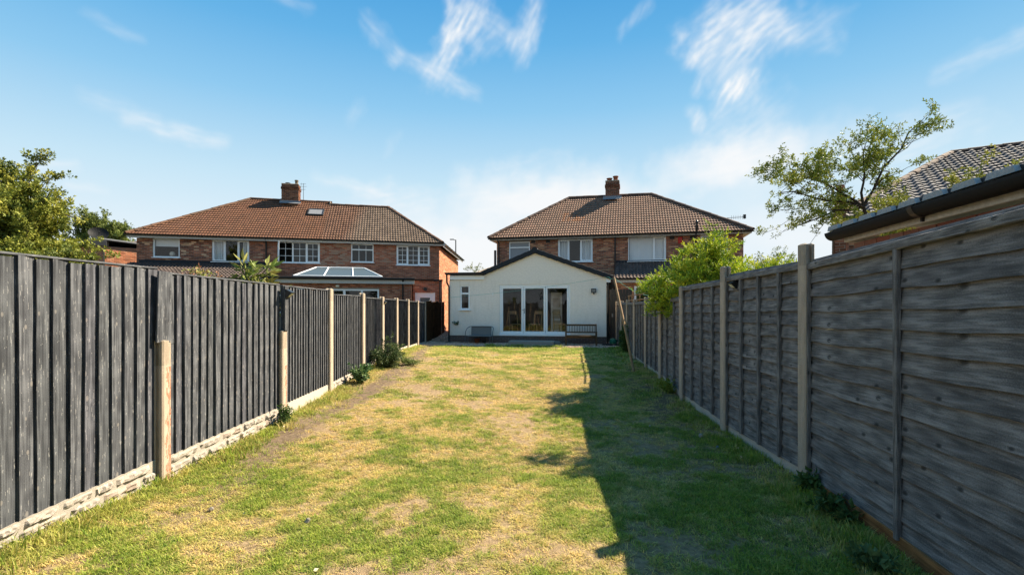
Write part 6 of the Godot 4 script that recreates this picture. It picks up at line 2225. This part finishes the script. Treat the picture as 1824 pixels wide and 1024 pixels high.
func small_things() -> void:
	# washing line on a leaning prop
	var foot := P(2.79, 0.19, 11.7)
	var head := P(2.78, 2.45, 13.9)
	var pm := MB.new()
	pm.tube([foot, foot.lerp(head, 0.35) + Vector3(0.012, 0, 0), foot.lerp(head, 0.7) + Vector3(0.006, 0, 0), head], [0.034, 0.033, 0.032, 0.03], 9)
	solo("washing_line_prop", pm, M.pole, "long bare wooden pole leaning back against the right fence near the house", "pole")
	var ext := Transform3D(Basis(Vector3.UP, deg_to_rad(-9.5)), P(-2.58, 0, 21.05))
	var a := ext * Vector3(0.0, 2.04, 0.12)
	var b := ext * Vector3(W_HOOK, 2.82, 0.2)
	var lm := MB.new()
	var pts := []
	var rs := []
	for i in 17:
		var f := i / 16.0
		pts.append(a.lerp(b, f) + Vector3(0, -0.09 * sin(PI * f), 0.5 * sin(PI * f)))
		rs.append(0.0045)
	lm.tube(pts, rs, 5)
	var p2 := []
	for i in 9:
		var f := i / 8.0
		p2.append(b.lerp(head + Vector3(0, 0.01, 0), f) + Vector3(0, -0.05 * sin(PI * f), 0))
	lm.tube(p2, rs.slice(0, 9), 5)
	var p3 := []
	for i in 7:
		var f := i / 6.0
		p3.append((head + Vector3(0, 0.01, 0)).lerp(P(5.2, 2.1, 19.5), f) + Vector3(0, -0.1 * sin(PI * f), 0))
	lm.tube(p3, rs.slice(0, 7), 5)
	solo("washing_line", lm, M.green_line, "thin green washing line across the front of the white extension", "washing line")
	for f in [[0.29, "left of"], [0.475, "in front of"]]:
		var q: Vector3 = pts[int(f[0] * 16)].lerp(pts[int(f[0] * 16) + 1], f[0] * 16 - int(f[0] * 16))
		var gm := MB.new()
		gm.bbox(q + Vector3(-0.008, -0.03, 0), Vector3(0.012, 0.1, 0.016), 0.003, Color.WHITE, Basis(Vector3.BACK, 0.3))
		gm.bbox(q + Vector3(0.01, -0.03, 0), Vector3(0.012, 0.1, 0.016), 0.003, Color.WHITE, Basis(Vector3.BACK, -0.3))
		solo("clothes_peg", gm, M.white, "white clothes peg on the washing line %s the patio doors" % f[1], "peg")
	# solar lights
	fence_lamp(P(2.865, 1.99, 6.55), -PI / 2, "black solar light near the top of the right fence beside the round-shouldered post")
	fence_lamp(P(-3.015, 1.88, 6.86), PI / 2, "black solar light on the left fence above the short post with little rust")
	fence_lamp(P(3.33, 1.72, 12.72), -PI / 2, "small black solar light high on the right fence below the yellow-green shrub")
	fence_lamp(P(-3.19, 1.8, 12.66), PI / 2, "small black solar light far along the left fence above the dark bush")
	# step below the doors
	var st := MB.new()
	var e := ext
	st.bbox(Vector3.ZERO, Vector3(1.75, 0.17, 0.62), 0.012, Color(0.42, 0.37, 0.31), e.basis)
	st.bbox(e.basis * Vector3(0.95, 0.0, -0.15), Vector3(0.26, 0.13, 0.3), 0.02, Color(0.3, 0.27, 0.24), e.basis * Basis(Vector3.UP, 0.3))
	for i in st.v.size():
		st.v[i] += e * Vector3(3.5, 0.265, 0.62)
	solo("door_step", st, M.concrete, "low concrete step below the patio doors", "step")
	var gc := MB.new()
	gc.lathe(e * Vector3(0.05, 0.13, 0.18), [Vector2(0.0, 0.1), Vector2(0.11, 0.1), Vector2(0.12, 0.12), Vector2(0.15, 0.12), Vector2(0.16, 0.0)], 16)
	solo("drain_gully", gc, M.grey_metal, "round grey drain gully at the foot of the left downpipe", "drain")
	# dark gate and odds and ends in the right-hand passage
	var gt := thing("side_gate", "black boarded gate in the dark passage right of the white extension", "gate", e * Vector3(6.5, 0.22, -0.9), deg_to_rad(-9.5))
	for i in 7:
		var g := MB.new()
		g.bbox(Vector3(0.07 + i * 0.128, 1.08, rf(0, 0.004)), Vector3(0.122, 2.16, 0.02), 0.004)
		part("board", g, M.black, gt)
	var gr := MB.new()
	for y in [0.3, 1.1, 1.9]:
		gr.box(Vector3(0.45, y, -0.03), Vector3(0.9, 0.09, 0.035))
	part("ledge", gr, M.black, gt)
	var gl := MB.new()
	gl.bbox(Vector3(0.12, 1.1, 0.03), Vector3(0.05, 0.14, 0.03), 0.006)
	part("latch", gl, M.lead, gt)
	var wc := MB.new()
	wc.lathe(e * Vector3(6.62, 0.2, -0.2), [Vector2(0.13, 0), Vector2(0.15, 0.12), Vector2(0.12, 0.2), Vector2(0.03, 0.24), Vector2(0.0, 0.24)], 14)
	solo("green_bucket", wc, mat(lin(0.02, 0.16, 0.1), 0.5), "upturned green bucket by the dark passage right of the white extension", "bucket")
	var tr := MB.new()
	tr.bbox(e * Vector3(6.75, 0.235, 0.55), Vector3(1.1, 0.05, 0.3), 0.015, Color.WHITE, e.basis)
	solo("plastic_tray", tr, M.gutter_grey, "flat dark tray on the ground right of the wooden bench", "tray")
	# ivy sprouting from the wall
	bush("wall_ivy", "little tuft of ivy growing out of the white wall above the grey bench", "ivy", e * Vector3(0.31, 0.92, 0.03), Vector3(0.09, 0.13, 0.06), 26, SP.small, [Color(0.04, 0.09, 0.03), Color(0.07, 0.14, 0.04)], 1.0)
	# stones and scraps on the lawn
	var k := 0
	for q in [[2.42, 6.55, 0.03, "pale stone on the shaded lawn by the second right post"], [2.45, 6.1, 0.018, "small bluish scrap on the shaded lawn near the pale stone"], [1.9, 7.05, 0.015, "tiny pale pebble on the shaded lawn"], [-2.5, 4.25, 0.02, "pale flat stone on the left side of the lawn near the first post"], [-1.6, 4.0, 0.02, "small buff stone on the sunlit lawn at the left"]]:
		var sm := MB.new()
		sm.bbox(P(q[0], gy(q[0], q[1]) + q[2] * 0.8, q[1]), Vector3(q[2] * 2.4, q[2] * 1.5, q[2] * 1.9), q[2] * 0.5, Color(0.3, 0.36, 0.5) if k == 1 else Color(0.5, 0.44, 0.36), rand_basis(1.0))
		solo("stone" if k != 1 else "scrap", sm, M.stone, q[3], "stone" if k != 1 else "scrap")
		k += 1

const W_HOOK := 6.45
var SP := {}

func make_sprigs() -> void:
	SP.broad = sprig(8, 0.075, 0.04, 0.12)
	SP.small = sprig(9, 0.05, 0.024, 0.11)
	SP.lime = sprig(9, 0.07, 0.026, 0.15)
	SP.fine = sprig(10, 0.045, 0.014, 0.14)
	SP.long = sprig(7, 0.17, 0.05, 0.1, 0.75)
	SP.nettle = sprig(8, 0.08, 0.045, 0.1)

func plants() -> void:
	var olive := [Color(0.19, 0.22, 0.035), Color(0.27, 0.29, 0.045), Color(0.12, 0.155, 0.035), Color(0.36, 0.34, 0.055)]
	# the big tree over the left fence
	crown_tree("leafy_tree", "big leafy tree at the left edge, rising behind the left fence", "tree", P(-13.9, 0, 14.2), P(-13.9, 2.0, 14.2), 0.17, [
		[P(-14.3, 3.7, 14.2), Vector3(2.0, 1.9, 1.8), 46], [P(-12.9, 3.1, 13.8), Vector3(1.4, 1.5, 1.4), 34], [P(-12.2, 2.6, 13.7), Vector3(1.15, 1.05, 1.2), 30], [P(-12.75, 4.3, 13.9), Vector3(0.75, 0.8, 0.9), 14], [P(-11.7, 2.7, 13.6), Vector3(0.6, 0.7, 0.8), 12], [P(-13.6, 5.2, 14.2), Vector3(1.0, 0.85, 1.0), 9], [P(-12.0, 2.0, 13.4), Vector3(1.0, 0.6, 1.0), 14]], SP.broad, olive, 26.0, 1.15)
	# trees far off
	var farp := [Color(0.17, 0.21, 0.05), Color(0.21, 0.25, 0.06), Color(0.12, 0.155, 0.04)]
	crown_tree("distant_tree", "rounded tree far off above the flat-roofed building at the left", "tree", P(-36.0, 0, 45), P(-36.0, 5.0, 45), 0.25, [[P(-36.4, 8.6, 45), Vector3(1.7, 1.7, 1.6), 16], [P(-34.6, 7.9, 45), Vector3(2.0, 1.2, 1.6), 22], [P(-38.6, 8.0, 45), Vector3(1.6, 1.6, 1.6), 10]], SP.broad, farp, 12.0, 2.1)
	crown_tree("distant_tree", "thin sapling top far off between the left house and the white extension", "tree", P(-3.3, 0, 45), P(-3.3, 3.2, 45), 0.1, [[P(-3.3, 4.8, 45), Vector3(1.2, 1.1, 1.0), 9]], SP.small, [Color(0.2, 0.24, 0.08), Color(0.3, 0.3, 0.14)], 6.0, 2.0)
	crown_tree("distant_tree", "sparse tree far off behind the right end of the right-hand house", "tree", P(17.5, 0, 34), P(17.5, 2.4, 34), 0.12, [[P(17.4, 4.2, 34), Vector3(2.0, 1.3, 1.6), 14]], SP.small, farp, 7.0, 2.2)
	# the airy tree behind the outbuilding
	crown_tree("airy_tree", "airy small-leaved tree with a bare forked trunk behind the brick outbuilding", "tree", P(5.62, 0, 8.0), P(5.5, 3.25, 8.0), 0.044, [
		[P(4.7, 3.72, 8.0), Vector3(0.95, 0.45, 0.7), 17], [P(5.5, 4.15, 8.0), Vector3(0.7, 0.5, 0.6), 15], [P(6.42, 4.6, 8.0), Vector3(0.45, 0.22, 0.4), 8], [P(6.05, 3.85, 8.2), Vector3(0.55, 0.4, 0.5), 10], [P(4.45, 2.95, 8.0), Vector3(0.5, 0.42, 0.5), 9], [P(4.15, 3.45, 7.9), Vector3(0.45, 0.3, 0.4), 6], [P(5.2, 3.2, 7.8), Vector3(0.55, 0.35, 0.5), 8]], SP.small, [Color(0.19, 0.24, 0.035), Color(0.29, 0.32, 0.045), Color(0.12, 0.155, 0.03)], 23.0, 0.85, "", 0.28)
	crown_tree("climbing_shrub", "leafy sprays rising over the sheet roof of the brick outbuilding", "shrub", P(6.4, 0, 8.6), P(6.3, 1.8, 8.6), 0.03, [[P(6.1, 3.2, 8.4), Vector3(1.0, 0.3, 0.6), 16], [P(7.9, 3.85, 8.7), Vector3(0.9, 0.35, 0.6), 8]], SP.small, [Color(0.2, 0.23, 0.04), Color(0.28, 0.28, 0.045)], 26.0, 1.0)
	# the bright shrub that spills over the right fence
	var lime := [Color(0.33, 0.45, 0.03), Color(0.48, 0.55, 0.035), Color(0.15, 0.26, 0.025), Color(0.55, 0.55, 0.05), Color(0.1, 0.18, 0.02)]
	crown_tree("lime_shrub", "bright yellow-green shrub spilling over the right fence", "shrub", P(3.9, 0, 9.7), P(3.85, 1.2, 9.7), 0.045, [
[P(3.7, 2.15, 9.7), Vector3(0.85, 0.5, 0.8), 44], [P(3.25, 2.1, 9.3), Vector3(0.4, 0.35, 0.5), 14], [P(3.05, 1.95, 10.1), Vector3(0.5, 0.36, 0.7), 28], [P(4.3, 2.2, 9.3), Vector3(0.5, 0.35, 0.6), 18], [P(3.85, 2.75, 9.6), Vector3(0.42, 0.3, 0.45), 11], [P(2.95, 1.7, 10.2), Vector3(0.28, 0.3, 0.6), 16], [P(4.75, 2.25, 9.3), Vector3(0.5, 0.34, 0.5), 20], [P(3.5, 2.5, 9.7), Vector3(0.6, 0.35, 0.6), 16], [P(3.85, 3.1, 9.6), Vector3(0.3, 0.22, 0.3), 3], [P(3.2, 2.65, 9.8), Vector3(0.25, 0.2, 0.3), 3]], SP.lime, lime, 30.0, 0.9)
	# plants behind the left fence
	bush("red_tipped_shrub", "low shrub with reddish young leaf tips showing over the left fence", "shrub", P(-4.75, 1.35, 8.0), Vector3(0.62, 0.85, 0.4), 420, SP.small, [Color(0.2, 0.25, 0.05), Color(0.33, 0.16, 0.09), Color(0.3, 0.33, 0.08)], 1.2)
	bush("large_leaved_shrub", "shrub with large pointed leaves behind the left fence under the house windows", "shrub", P(-4.0, 1.45, 8.0), Vector3(0.3, 0.95, 0.3), 85, SP.long, [Color(0.16, 0.22, 0.05), Color(0.28, 0.32, 0.08), Color(0.22, 0.2, 0.05)], 1.0)
	# plants at the fences' feet
	bush("dark_bush", "rounded dark green bush at the foot of the left fence", "bush", P(-2.72, gy(-2.7, 11.4), 11.4), Vector3(0.45, 0.5, 0.42), 620, SP.small, [Color(0.04, 0.075, 0.025), Color(0.07, 0.11, 0.03), Color(0.12, 0.15, 0.06)], 0.95)
	bush("leafy_weed", "small leafy weed at the foot of the left fence in front of the dark bush", "weed", P(-2.85, gy(-2.8, 9.6), 9.6), Vector3(0.2, 0.3, 0.2), 110, SP.nettle, [Color(0.08, 0.16, 0.06), Color(0.13, 0.2, 0.07)], 0.85)
	bush("leafy_weed", "low pale weed between the dark bush and the lawn", "weed", P(-2.3, gy(-2.3, 11.8), 11.8), Vector3(0.35, 0.16, 0.25), 130, SP.small, [Color(0.16, 0.21, 0.06), Color(0.22, 0.26, 0.09)], 0.8)
	bush("leafy_weed", "small weed by the second short post of the left fence", "weed", P(-2.98, gy(-2.95, 6.7), 6.7), Vector3(0.12, 0.16, 0.14), 60, SP.small, [Color(0.06, 0.12, 0.03), Color(0.12, 0.18, 0.05)], 0.8)
	bush("shade_shrub", "dark green shrub at the foot of the right fence beyond the leaning pole", "shrub", P(3.72, gy(3.6, 16.4), 16.4), Vector3(0.3, 0.8, 0.5), 420, SP.nettle, [Color(0.04, 0.08, 0.02), Color(0.07, 0.12, 0.03)], 1.0)
	bush("leafy_weed", "yellow-green weed at the foot of the right fence below the lime shrub", "weed", P(2.86, gy(2.85, 9.4), 9.4), Vector3(0.16, 0.24, 0.25), 110, SP.small, [Color(0.15, 0.22, 0.03), Color(0.22, 0.26, 0.04)], 0.9)
	bush("leafy_weed", "bramble weed beside the tallest right-hand post", "weed", P(2.72, gy(2.7, 4.72), 4.72), Vector3(0.09, 0.15, 0.1), 34, SP.nettle, [Color(0.06, 0.12, 0.03), Color(0.1, 0.16, 0.05)], 0.8)
	bush("leafy_weed", "sprawling weed in the shade below the nearest right fence panel", "weed", P(2.62, gy(2.6, 4.15), 4.15), Vector3(0.1, 0.11, 0.22), 40, SP.nettle, [Color(0.05, 0.1, 0.03), Color(0.09, 0.14, 0.04)], 0.85)
	bush("leafy_weed", "broad-leaved weed at the bottom right corner by the brown timber board", "weed", P(2.35, gy(2.3, 3.3), 3.3), Vector3(0.14, 0.06, 0.15), 26, SP.nettle, [Color(0.08, 0.14, 0.05), Color(0.13, 0.2, 0.08)], 0.9)
